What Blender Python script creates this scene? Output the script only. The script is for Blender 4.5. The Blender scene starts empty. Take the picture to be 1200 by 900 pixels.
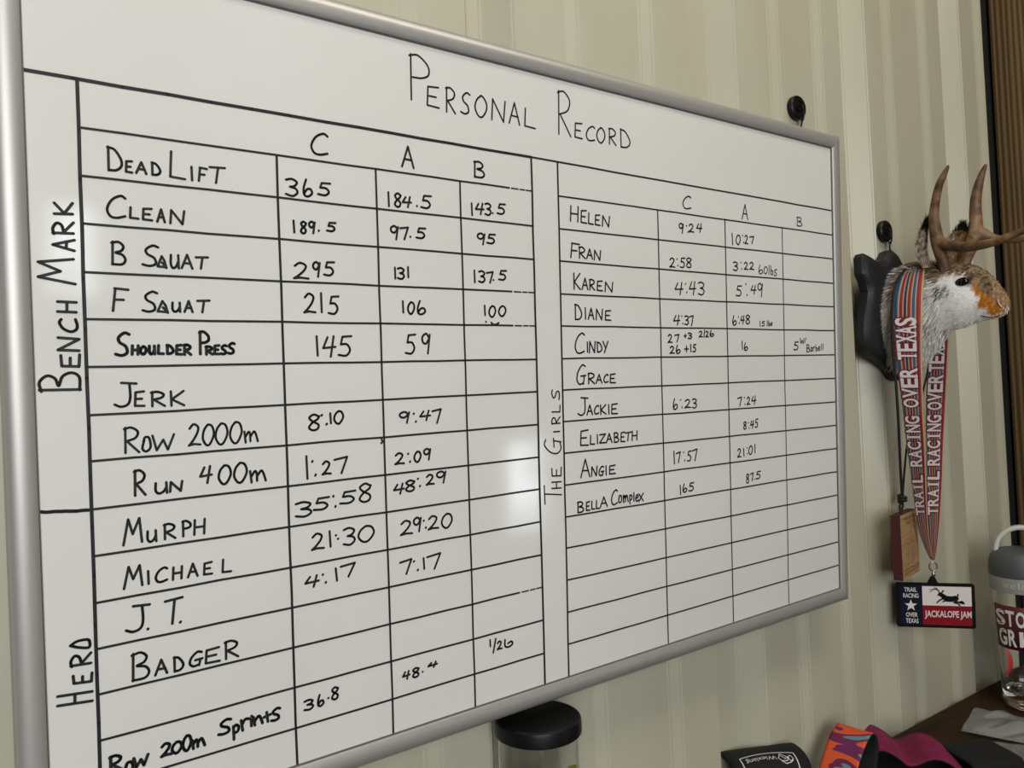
import bpy, bmesh, math, random
from mathutils import Vector, Matrix
from mathutils.bvhtree import BVHTree

random.seed(7)
SC = bpy.context.scene
COL = SC.collection

# ------------------------------------------------------------------ camera
F = 898.0                                    # focal length in pixels of the 1200x900 frame
CW = Vector((-0.038165, -0.583833, 1.39878))
RW = Matrix(((0.815879, -0.576893, -0.039184),
             (-0.015098, 0.046489, -0.998805),
             (0.578025, 0.815496, 0.02922)))  # rows: camera right, down, forward
cam_d = bpy.data.cameras.new('camera')
cam_d.sensor_fit = 'HORIZONTAL'
cam_d.sensor_width = 36.0
cam_d.lens = 36.0 * F / 1200.0
cam_d.clip_start = 0.02
cam = bpy.data.objects.new('camera', cam_d)
COL.objects.link(cam)
rot = Matrix((RW[0], -RW[1], -RW[2])).transposed()
cam.matrix_world = Matrix.Translation(CW) @ rot.to_4x4()
SC.camera = cam

# ------------------------------------------------------------------ light and exposure
SC.view_settings.view_transform = 'Standard'
SC.view_settings.look = 'None'
SC.view_settings.gamma = 1.0
SC.view_settings.use_curve_mapping = False
SC.view_settings.exposure = 0.0

world = bpy.data.worlds.new('daylight')
SC.world = world
world.use_nodes = True
bgn = world.node_tree.nodes['Background']
bgn.inputs[0].default_value = (0.80, 0.88, 1.0, 1)
bgn.inputs[1].default_value = 0.07


def area(name, loc, target, sx, sy, power, col):
    d = bpy.data.lights.new(name, 'AREA')
    d.shape = 'RECTANGLE'
    d.size, d.size_y = sx, sy
    d.energy = power
    d.color = col
    o = bpy.data.objects.new(name, d)
    COL.objects.link(o)
    o.location = loc
    dirv = (Vector(target) - Vector(loc)).normalized()
    o.rotation_euler = dirv.to_track_quat('-Z', 'Y').to_euler()
    return o


area('doorway_daylight', (-.82, -2.28, 1.82), (-.82, 0.0, 1.82), 1.64, 1.5, 53, (0.985, 0.995, 1.0))
area('overhead_warm_fill', (.65, -.9, 2.95), (.70, -.4, 0), 1.3, .5, 16, (1.0, 0.92, 0.77))  # added warm fill to lift the upper wall and board, no known fixture


# ------------------------------------------------------------------ helpers
def lin(r, g, b):
    def c(v):
        v /= 255.0
        return v / 12.92 if v <= 0.04045 else ((v + 0.055) / 1.055) ** 2.4
    return (c(r), c(g), c(b), 1.0)


def ray(px, py):
    return RW.transposed() @ Vector(((px - 600.0) / F, (py - 450.0) / F, 1.0))


def on(px, py, ax, val):
    """where the sight line through a measured point meets the plane axis = val"""
    d = ray(px, py)
    return CW + d * ((val - CW[ax]) / d[ax])


def depth(p):
    return RW[2].dot(Vector(p) - CW)


def pix(p):
    q = RW @ (Vector(p) - CW)
    return q[0] / q[2] * F + 600.0, q[1] / q[2] * F + 450.0


def obj(name, bm_or_mesh, material=None, parent=None, smooth=None, recalc=True):
    if isinstance(bm_or_mesh, bmesh.types.BMesh):
        if recalc:
            bmesh.ops.recalc_face_normals(bm_or_mesh, faces=bm_or_mesh.faces)
        me = bpy.data.meshes.new(name)
        bm_or_mesh.to_mesh(me)
        bm_or_mesh.free()
    else:
        me = bm_or_mesh
    o = bpy.data.objects.new(name, me)
    COL.objects.link(o)
    if material:
        for m in (material if isinstance(material, (list, tuple)) else [material]):
            me.materials.append(m)
    if parent:
        o.parent = parent
    if smooth is not None:
        for p in me.polygons:
            p.use_smooth = True
        me.set_sharp_from_angle(angle=math.radians(smooth))
    return o


def empty(name, loc=(0, 0, 0), mat=None):
    o = bpy.data.objects.new(name, None)
    o.empty_display_size = 0.05
    COL.objects.link(o)
    if mat is not None:
        o.matrix_world = mat
    else:
        o.location = loc
    return o


def tag(o, label, cat, group=None):
    o['label'] = label
    o['category'] = cat
    if group:
        o['group'] = group
    return o


def struct(o):
    o['kind'] = 'structure'
    return o


def mat(name, col, rough=0.5, metal=0.0, spec=0.5, **kw):
    m = bpy.data.materials.new(name)
    m.use_nodes = True
    b = m.node_tree.nodes['Principled BSDF']
    b.inputs['Base Color'].default_value = col
    b.inputs['Roughness'].default_value = rough
    b.inputs['Metallic'].default_value = metal
    b.inputs['Specular IOR Level'].default_value = spec
    for k, v in kw.items():
        b.inputs[k.replace('_', ' ')].default_value = v
    return m


def nodes(m):
    return m.node_tree.nodes, m.node_tree.links, m.node_tree.nodes['Principled BSDF']


def noise_mix(m, c1, c2, scale=(1, 1, 1), nscale=5.0, detail=4.0, p0=0.35, p1=0.65, bump=0.0, coord='Object'):
    n, l, b = nodes(m)
    tc = n.new('ShaderNodeTexCoord')
    mp = n.new('ShaderNodeMapping')
    mp.inputs['Scale'].default_value = scale
    nz = n.new('ShaderNodeTexNoise')
    nz.inputs['Scale'].default_value = nscale
    nz.inputs['Detail'].default_value = detail
    cr = n.new('ShaderNodeValToRGB')
    cr.color_ramp.elements[0].position = p0
    cr.color_ramp.elements[0].color = c1
    cr.color_ramp.elements[1].position = p1
    cr.color_ramp.elements[1].color = c2
    l.new(tc.outputs[coord], mp.inputs[0])
    l.new(mp.outputs[0], nz.inputs['Vector'])
    l.new(nz.outputs['Fac'], cr.inputs[0])
    l.new(cr.outputs[0], b.inputs['Base Color'])
    if bump:
        bp = n.new('ShaderNodeBump')
        bp.inputs['Strength'].default_value = bump
        bp.inputs['Distance'].default_value = 0.002
        l.new(nz.outputs['Fac'], bp.inputs['Height'])
        l.new(bp.outputs[0], b.inputs['Normal'])
    return m


def box_bm(x0, x1, y0, y1, z0, z1, bevel=0.0, seg=2, bm=None):
    own = bm is None
    bm = bm or bmesh.new()
    vs = [bm.verts.new((x, y, z)) for x in (x0, x1) for y in (y0, y1) for z in (z0, z1)]
    fs = [(0, 1, 3, 2), (4, 6, 7, 5), (0, 4, 5, 1), (2, 3, 7, 6), (0, 2, 6, 4), (1, 5, 7, 3)]
    faces = [bm.faces.new([vs[i] for i in f]) for f in fs]
    if bevel:
        edges = list({e for f in faces for e in f.edges})
        bmesh.ops.bevel(bm, geom=edges, offset=bevel, segments=seg, affect='EDGES', profile=0.5)
    return bm


def catmull(pts, n=6, closed=False):
    out = []
    P = [Vector(p) for p in pts]
    N = len(P)
    if N < 3:
        return P
    rng = range(N if closed else N - 1)
    for i in rng:
        if closed:
            a, b, c, d = P[(i - 1) % N], P[i], P[(i + 1) % N], P[(i + 2) % N]
        else:
            b, c = P[i], P[i + 1]
            a = P[i - 1] if i else b + (b - c)
            d = P[i + 2] if i + 2 < N else c + (c - b)
        for k in range(n):
            t = k / n
            out.append(0.5 * (2 * b + (c - a) * t + (2 * a - 5 * b + 4 * c - d) * t * t + (3 * b - a - 3 * c + d) * t ** 3))
    if not closed:
        out.append(P[-1])
    return out


def tube_bm(pts, radii, n=10, bm=None, cap=True, flat=None):
    """round tube through pts; radii per point"""
    bm = bm or bmesh.new()
    P = [Vector(p) for p in pts]
    if not isinstance(radii, (list, tuple)):
        radii = [radii] * len(P)
    up = Vector((0.13, 0.21, 0.97)).normalized()
    rings = []
    prev = None
    for i, p in enumerate(P):
        t = (P[min(i + 1, len(P) - 1)] - P[max(i - 1, 0)]).normalized()
        if prev is None:
            a = t.cross(up)
            if a.length < 1e-4:
                a = t.cross(Vector((1, 0, 0)))
            a.normalize()
        else:
            a = (prev - t * prev.dot(t)).normalized()
        prev = a
        b = t.cross(a)
        rings.append([bm.verts.new(p + (a * math.cos(2 * math.pi * k / n) + b * math.sin(2 * math.pi * k / n)) * radii[i]) for k in range(n)])
    for r0, r1 in zip(rings, rings[1:]):
        for k in range(n):
            bm.faces.new((r0[k], r0[(k + 1) % n], r1[(k + 1) % n], r1[k]))
    if cap:
        bm.faces.new(rings[0][::-1])
        bm.faces.new(rings[-1])
    return bm


def lathe_bm(prof, n=48, center=(0, 0, 0), bm=None, close=False):
    bm = bm or bmesh.new()
    c = Vector(center)
    rings = []
    for r, z in prof:
        if r < 1e-6:
            rings.append([bm.verts.new(c + Vector((0, 0, z)))])
        else:
            rings.append([bm.verts.new(c + Vector((r * math.cos(2 * math.pi * k / n), r * math.sin(2 * math.pi * k / n), z))) for k in range(n)])
    prs = list(zip(rings, rings[1:]))
    if close:
        prs.append((rings[-1], rings[0]))
    for a, b in prs:
        for k in range(n):
            k2 = (k + 1) % n
            if len(a) == 1 and len(b) == 1:
                continue
            if len(a) == 1:
                bm.faces.new((a[0], b[k2], b[k]))
            elif len(b) == 1:
                bm.faces.new((a[k], a[k2], b[0]))
            else:
                bm.faces.new((a[k], a[k2], b[k2], b[k]))
    return bm


def text_geo(s, offset=0.0, shear=0.0):
    """flat lettering: returns (verts 2D normalised to the unit box, faces, aspect)"""
    c = bpy.data.curves.new('lettering', 'FONT')
    c.body = s
    c.offset = offset
    c.shear = shear
    c.resolution_u = 3
    o = bpy.data.objects.new('lettering', c)
    COL.objects.link(o)
    dg = bpy.context.evaluated_depsgraph_get()
    me = o.evaluated_get(dg).to_mesh()
    vs = [(v.co.x, v.co.y) for v in me.vertices]
    fs = [tuple(p.vertices) for p in me.polygons]
    o.evaluated_get(dg).to_mesh_clear()
    bpy.data.objects.remove(o)
    bpy.data.curves.remove(c)
    return vs, fs


def unit_text(s, pad=0.0, offset=0.0):
    vs, fs = text_geo(s, 0.0)
    x0, x1 = min(v[0] for v in vs), max(v[0] for v in vs)
    y0, y1 = min(v[1] for v in vs), max(v[1] for v in vs)
    if offset:
        vs, fs = text_geo(s, offset)
    return [((x - x0) / (x1 - x0), (y - y0) / (y1 - y0)) for x, y in vs], fs


def text_on(bm, s, fn, offset=0.0):
    vs, fs = unit_text(s, offset=offset)
    bv = [bm.verts.new(fn(u, v)) for u, v in vs]
    for f in fs:
        try:
            bm.faces.new([bv[i] for i in f])
        except ValueError:
            pass


# ------------------------------------------------------------------ materials
M_wall = noise_mix(mat('cream_painted_steel', (1, 1, 1, 1), 0.33, 0, 0.45), lin(176, 172, 151), lin(184, 181, 161), (1, 1, .35), 9, 6, .3, .7)
M_floor = noise_mix(mat('concrete', (1, 1, 1, 1), 0.8), lin(110, 106, 98), lin(128, 124, 116), nscale=3)
M_back = mat('plain_painted_boards', lin(150, 145, 132), 0.8)
M_board = noise_mix(mat('gloss_white_panel', (1, 1, 1, 1), 0.085, 0, 0.5), lin(211, 210, 204), lin(216, 215, 210), nscale=4, detail=5)
M_alu = mat('satin_aluminium', lin(178, 175, 171), 0.42, 0.5)
M_gasket = mat('dark_gasket', lin(92, 90, 88), 0.6)
M_ink = mat('black_marker_ink', lin(30, 30, 33), 0.55, 0, 0.3)
M_black = mat('black_plastic', lin(15, 15, 16), 0.4, 0, .25)
M_gapblack = mat('plain_black', lin(9, 11, 13), 0.75)
M_table = noise_mix(mat('dark_brown_tabletop', (1, 1, 1, 1), 0.75, 0, .12), lin(48, 34, 21), lin(64, 46, 29), (1, 6, 1), 6, 6, bump=.2)

# wood of the post: fine upright grain
M_post = mat('brown_treated_timber', (1, 1, 1, 1), 0.75)
n, l, b = nodes(M_post)
tc = n.new('ShaderNodeTexCoord'); mp = n.new('ShaderNodeMapping'); mp.inputs['Scale'].default_value = (1, 1, 0.03)
nz = n.new('ShaderNodeTexNoise'); nz.inputs['Scale'].default_value = 9; nz.inputs['Detail'].default_value = 3
wv = n.new('ShaderNodeTexWave'); wv.wave_type = 'BANDS'; wv.bands_direction = 'Y'
wv.inputs['Scale'].default_value = 34; wv.inputs['Distortion'].default_value = 3.0; wv.inputs['Detail'].default_value = 3; wv.inputs['Detail Scale'].default_value = 1.2
cr = n.new('ShaderNodeValToRGB')
cr.color_ramp.elements[0].color = lin(84, 65, 38); cr.color_ramp.elements[0].position = .1
cr.color_ramp.elements[1].color = lin(124, 98, 60); cr.color_ramp.elements[1].position = .8
mx = n.new('ShaderNodeMix'); mx.data_type = 'RGBA'; mx.blend_type = 'MULTIPLY'; mx.inputs[0].default_value = .5
cr2 = n.new('ShaderNodeValToRGB'); cr2.color_ramp.elements[0].position = .35; cr2.color_ramp.elements[0].color = (.55, .5, .45, 1); cr2.color_ramp.elements[1].position = .6
l.new(tc.outputs['Object'], mp.inputs[0]); l.new(mp.outputs[0], wv.inputs['Vector']); l.new(mp.outputs[0], nz.inputs['Vector'])
l.new(wv.outputs['Fac'], cr.inputs[0]); l.new(nz.outputs['Fac'], cr2.inputs[0])
l.new(cr.outputs[0], mx.inputs[6]); l.new(cr2.outputs[0], mx.inputs[7]); l.new(mx.outputs[2], b.inputs['Base Color'])
bp_ = n.new('ShaderNodeBump'); bp_.inputs['Strength'].default_value = .4; bp_.inputs['Distance'].default_value = .002
l.new(wv.outputs['Fac'], bp_.inputs['Height']); l.new(bp_.outputs[0], b.inputs['Normal'])

# ------------------------------------------------------------------ setting: ribbed steel wall
YW = 0.040
ZT = 0.891


def wx(px):
    return on(px, 0, 1, YW).x


prof = [(-1.3, YW)]
majors = [(544, 600), (804, 859), (981, 1011), (1099, 1122)]
minors = [(661, 676), (744, 762), (884, 910), (941, 960), (1027, 1041), (1067, 1082), (1134, 1147)]
feats = [(wx(a), wx(b_), 'M') for a, b_ in majors] + [(wx(a), wx(b_), 'm') for a, b_ in minors]
x = wx(544)
for k in range(1, 5):
    feats += [(x - .325 * k, x - .325 * k + .085, 'M'), (x - .325 * k + .13, x - .325 * k + .165, 'm'), (x - .325 * k + .235, x - .325 * k + .27, 'm')]
feats = sorted(f for f in feats if f[0] > -1.25)
for a, b_, k in feats:
    if k == 'M':
        dpt, s0, s1 = .026, .018, .024
    else:
        dpt, s0, s1 = .0055, .0025, .015
    prof += [(a, YW), (a + s0, YW + dpt), (b_ - s1, YW + dpt), (b_, YW)]
XE = wx(1149)
prof.append((XE, YW))
bm = bmesh.new()
lo = [bm.verts.new((x, y, 0.0)) for x, y in prof]
hi = [bm.verts.new((x, y, 3.0)) for x, y in prof]
lo2 = [bm.verts.new((x, YW + .06, 0.0)) for x in (prof[0][0], XE)]
hi2 = [bm.verts.new((x, YW + .06, 3.0)) for x in (prof[0][0], XE)]
for i in range(len(prof) - 1):
    bm.faces.new((lo[i], lo[i + 1], hi[i + 1], hi[i]))
bm.faces.new((lo2[0], lo[0], hi[0], hi2[0]))
bm.faces.new((lo[-1], lo2[1], hi2[1], hi[-1]))
bm.faces.new((lo2[1], lo2[0], hi2[0], hi2[1]))
bmesh.ops.bevel(bm, geom=[e for e in bm.edges if abs(e.verts[0].co.z - e.verts[1].co.z) > 2], offset=.0022, segments=2, affect='EDGES')
struct(obj('wall_far', bm, M_wall, smooth=18))

XP = wx(1156)
struct(obj('trim_1', box_bm(XE + .0005, XP + .03, YW + .004, YW + .06, 0, 3.0), M_gapblack))  # plain black strip filling the gap between wall end and post
struct(obj('trim_2', box_bm(XP, XP + .14, YW - .14, YW - .001, 0, 3.0, .004), M_post, smooth=30))
struct(obj('floor', box_bm(-2.4, 2.8, -2.4, YW + .06, -.1, -.0005), M_floor))
struct(obj('wall_right', box_bm(XP + .142, XP + .2, -1.2, YW + .06, 0, 3.0), mat('dark_stained_boards', lin(84, 66, 46), .8)))
# the wall behind the camera: the wide doorway and two smaller openings that let the day in
M_day = mat('bright_daylit_pane', (0, 0, 0, 1), 0.3)
nodes(M_day)[2].inputs['Emission Color'].default_value = (0.86, 0.93, 1.0, 1)
nodes(M_day)[2].inputs['Emission Strength'].default_value = 1.0
n, l, b = nodes(M_day)                        # a patchy view of sky between trees
tc = n.new('ShaderNodeTexCoord'); mp = n.new('ShaderNodeMapping'); mp.inputs['Scale'].default_value = (22, 1, 7); mp.inputs['Rotation'].default_value = (0, .35, 0)
nz = n.new('ShaderNodeTexNoise'); nz.inputs['Scale'].default_value = 1.0; nz.inputs['Detail'].default_value = 3
cr = n.new('ShaderNodeMapRange'); cr.inputs['From Min'].default_value = .36; cr.inputs['From Max'].default_value = .66; cr.inputs['To Min'].default_value = 2.5; cr.inputs['To Max'].default_value = 13.0
l.new(tc.outputs['Object'], mp.inputs[0]); l.new(mp.outputs[0], nz.inputs['Vector']); l.new(nz.outputs['Fac'], cr.inputs['Value']); l.new(cr.outputs[0], b.inputs['Emission Strength'])
bm = bmesh.new()
Yb0, Yb1 = -2.4, -2.3


def wall_with_holes(bm, x0, x1, z0, z1, holes):
    xs = sorted({x0, x1, *[h[0] for h in holes], *[h[1] for h in holes]})
    zs = sorted({z0, z1, *[h[2] for h in holes], *[h[3] for h in holes]})
    for xa, xb in zip(xs, xs[1:]):
        for za, zb in zip(zs, zs[1:]):
            if any(h[0] <= xa and xb <= h[1] and h[2] <= za and zb <= h[3] for h in holes):
                continue
            box_bm(xa, xb, Yb0, Yb1, za, zb, bm=bm)


holes = [(-1.72, .02, 0.0, 2.58), (.17, .31, 1.61, 1.91), (1.98, 2.2, .6, 1.03)]
bx1 = 2.8
wall_with_holes(bm, -2.4, bx1, 0, 3.0, holes)
struct(obj('wall_near', bm, M_back))
for i, h in enumerate(holes[1:]):
    struct(obj('window_%d' % (i + 1), box_bm(h[0], h[1], -2.37, -2.34, h[2], h[3]), M_day))

# ------------------------------------------------------------------ workbench under the board
tb = empty('workbench', (0.55, -.2, 0))
tag(tb, 'dark brown workbench running along the ribbed cream wall', 'table')
obj('bench_top', box_bm(-.75 - .55, XP - .006 - .55, -.62 + .2, YW - .002 + .2, ZT - .04, ZT, .003), M_table, tb, smooth=30)
for lx in (-.68, 1.40):
    for ly in (-.57, -.02):
        obj('leg', box_bm(lx - .55, lx + .07 - .55, ly + .2 - .035, ly + .2 + .035, 0.0, ZT - .0405, .003), M_table, tb)

# ------------------------------------------------------------------ the whiteboard
WB, HB = 0.887404, 0.574
B2W = Matrix(((0.999859, 0.0, -0.016798), (-0.000747, 0.999012, -0.044443), (0.016781, 0.04445, 0.998871)))
TB = Vector((0, 0, 1.1291))
bmx = Matrix.Translation(TB) @ B2W.to_4x4()
bmi = bmx.inverted()
CB = bmi @ CW
RB = bmi.to_3x3()


def brd(px, py, y=0.0):
    d = RB @ ray(px, py)
    p = CB + d * ((y - CB.y) / d.y)
    return Vector((p.x, p.z))


board = empty('whiteboard', mat=bmx)
tag(board, 'large whiteboard with handwritten personal record table in grey metal frame', 'whiteboard')
FW = .0172
obj('panel', box_bm(.0 - .004, WB + .004, 0.0, .010, -.004, HB + .004), M_board, board)

fp = [(0.0, .002), (0.0, -.0022), (.0016, -.0036), (.0045, -.0048), (.0085, -.0052), (.0125, -.0046), (.0155, -.0028), (.0172, .0005), (.0172, .016), (0.004, .016), (.0045, .0105)]


def frame_piece(p0, p1, out, d0, d1):
    """a mitred length of the frame profile; out = outward direction in the board plane"""
    bm = bmesh.new()
    r0, r1 = [], []
    for u, y in fp:
        q0 = Vector(p0) + Vector(out) * u + Vector(d0) * u
        q1 = Vector(p1) + Vector(out) * u + Vector(d1) * u
        r0.append(bm.verts.new((q0.x, y, q0.y)))
        r1.append(bm.verts.new((q1.x, y, q1.y)))
    k = len(fp)
    for i in range(k):
        bm.faces.new((r0[i], r0[(i + 1) % k], r1[(i + 1) % k], r1[i]))
    bm.faces.new(r0)
    bm.faces.new(r1[::-1])
    return bm


g = .0003
obj('frame_rail', frame_piece((0, HB), (WB, HB), (0, 1), (-1, 0), (1, 0)), M_alu, board, smooth=40)
obj('frame_rail', frame_piece((0, 0), (WB, 0), (0, -1), (-1, 0), (1, 0)), M_alu, board, smooth=40)
obj('frame_stile', frame_piece((0, g), (0, HB - g), (-1, 0), (0, -1), (0, 1)), M_alu, board, smooth=40)
obj('frame_stile', frame_piece((WB, g), (WB, HB - g), (1, 0), (0, -1), (0, 1)), M_alu, board, smooth=40)
bm = bmesh.new()
for a in ((0, .0010, 0, HB), (WB - .0010, WB, 0, HB), (.0010, WB - .0010, 0, .0010), (.0010, WB - .0010, HB - .0010, HB)):
    box_bm(a[0], a[1], -.0009, .0005, a[2], a[3], bm=bm)
obj('gasket', bm, M_gasket, board)


# ---- ink
class Ink:
    def __init__(self):
        self.bm = bmesh.new()
        self.y = -.00025

    def stroke(self, pts, w):
        """pts: 2D board points, w: stroke width; ribbon of quads with round joints"""
        bm = self.bm
        hw = w * .5
        pts = [Vector(p) for p in pts]
        q = [pts[0]]
        for p in pts[1:]:
            if (p - q[-1]).length > 1e-5:
                q.append(p)
        y = self.y
        self.y -= .0000005
        for a, b in zip(q, q[1:]):
            t = (b - a).normalized()
            nn = Vector((-t.y, t.x)) * hw
            bm.faces.new([bm.verts.new((v.x, y, v.y)) for v in (a + nn, b + nn, b - nn, a - nn)])
        for p in q:
            bm.faces.new([bm.verts.new((p.x + hw * math.cos(k * math.pi / 5), y, p.y + hw * math.sin(k * math.pi / 5))) for k in range(10)])

    def build(self, name, label=None):
        o = obj(name, self.bm, M_ink, board, recalc=False)
        if label:
            o['label'] = label
        return o


grid = Ink()
wob = random.Random(3)


def rule(p0, p1, w, wear=0.0):
    a, b = brd(*p0), brd(*p1)
    nseg = 14
    pts = []
    for i in range(nseg + 1):
        p = a.lerp(b, i / nseg)
        pts.append(p + Vector((wob.uniform(-1, 1), wob.uniform(-1, 1))) * .00022)
    if not wear:
        grid.stroke(pts, w)
    else:                                   # worn line: small gaps near its end
        grid.stroke(pts[:14], w)
        for t0, t1 in ((.936, .956), (.962, .976), (.981, 1.0)):
            grid.stroke([a.lerp(b, t0), a.lerp(b, t1)], w * .8)


rule((25, 81.3), (622.5, 184.4), .0025)
rule((622.5, 184.4), (973.5, 246.8), .0018)
rule((90, 92), (117.5, 905), .0023)
rule((324, 182), (348.3, 896), .0019)
rule((440, 199.5), (461, 859), .0018)
rule((538.7, 213), (557, 828), .0018)
rule((622.3, 184.5), (638.4, 801.5), .0022)
rule((653.3, 190), (666.6, 792), .0020)
rule((770.5, 246.5), (783, 753), .0017)
rule((849.3, 257), (859.3, 728.5), .0017)
rule((916.5, 267), (924.3, 707), .0015)
YL = [149, 205.7, 262, 319, 373.7, 430, 486.7, 540.7, 596.7, 651.7, 706.7, 760.7, 814.3, 868.3, 922]
YR = [224, 265, 304, 343, 382, 421, 459, 497.5, 535.5, 573, 611.4, 650, 688, 726.5, 765.5]
for i, (a, b_) in enumerate(zip(YL, YR)):
    xa = 92 + (a - 149) * (116.5 - 92) / 719.0
    xb = 622.5 + (b_ - 184) * 16 / 618.0
    rule((xa, a), (xb, b_), .0017, wear=1 if i in (0, 3, 4, 12) else 0)
rule((39.5, 600.5), (104, 598), .0023)
YL = [229.5, 268, 306, 344.7, 382, 420.2, 457, 494, 531.4, 568.7, 606, 642.4, 680, 717.5, 755]
YR = [275.3, 303.5, 332, 359.5, 387.4, 415.8, 443.3, 471, 498.4, 525.3, 552.6, 580, 607.3, 634.8, 662]
for i, (a, b_) in enumerate(zip(YL, YR)):
    xa = 653.5 + (a - 190) * 13.3 / 602.0
    xb = 975 + (b_ - 247) * 8.5 / 440.0
    rule((xa, a), (xb, b_), .0016)
grid.build('ruled_grid')

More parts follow.
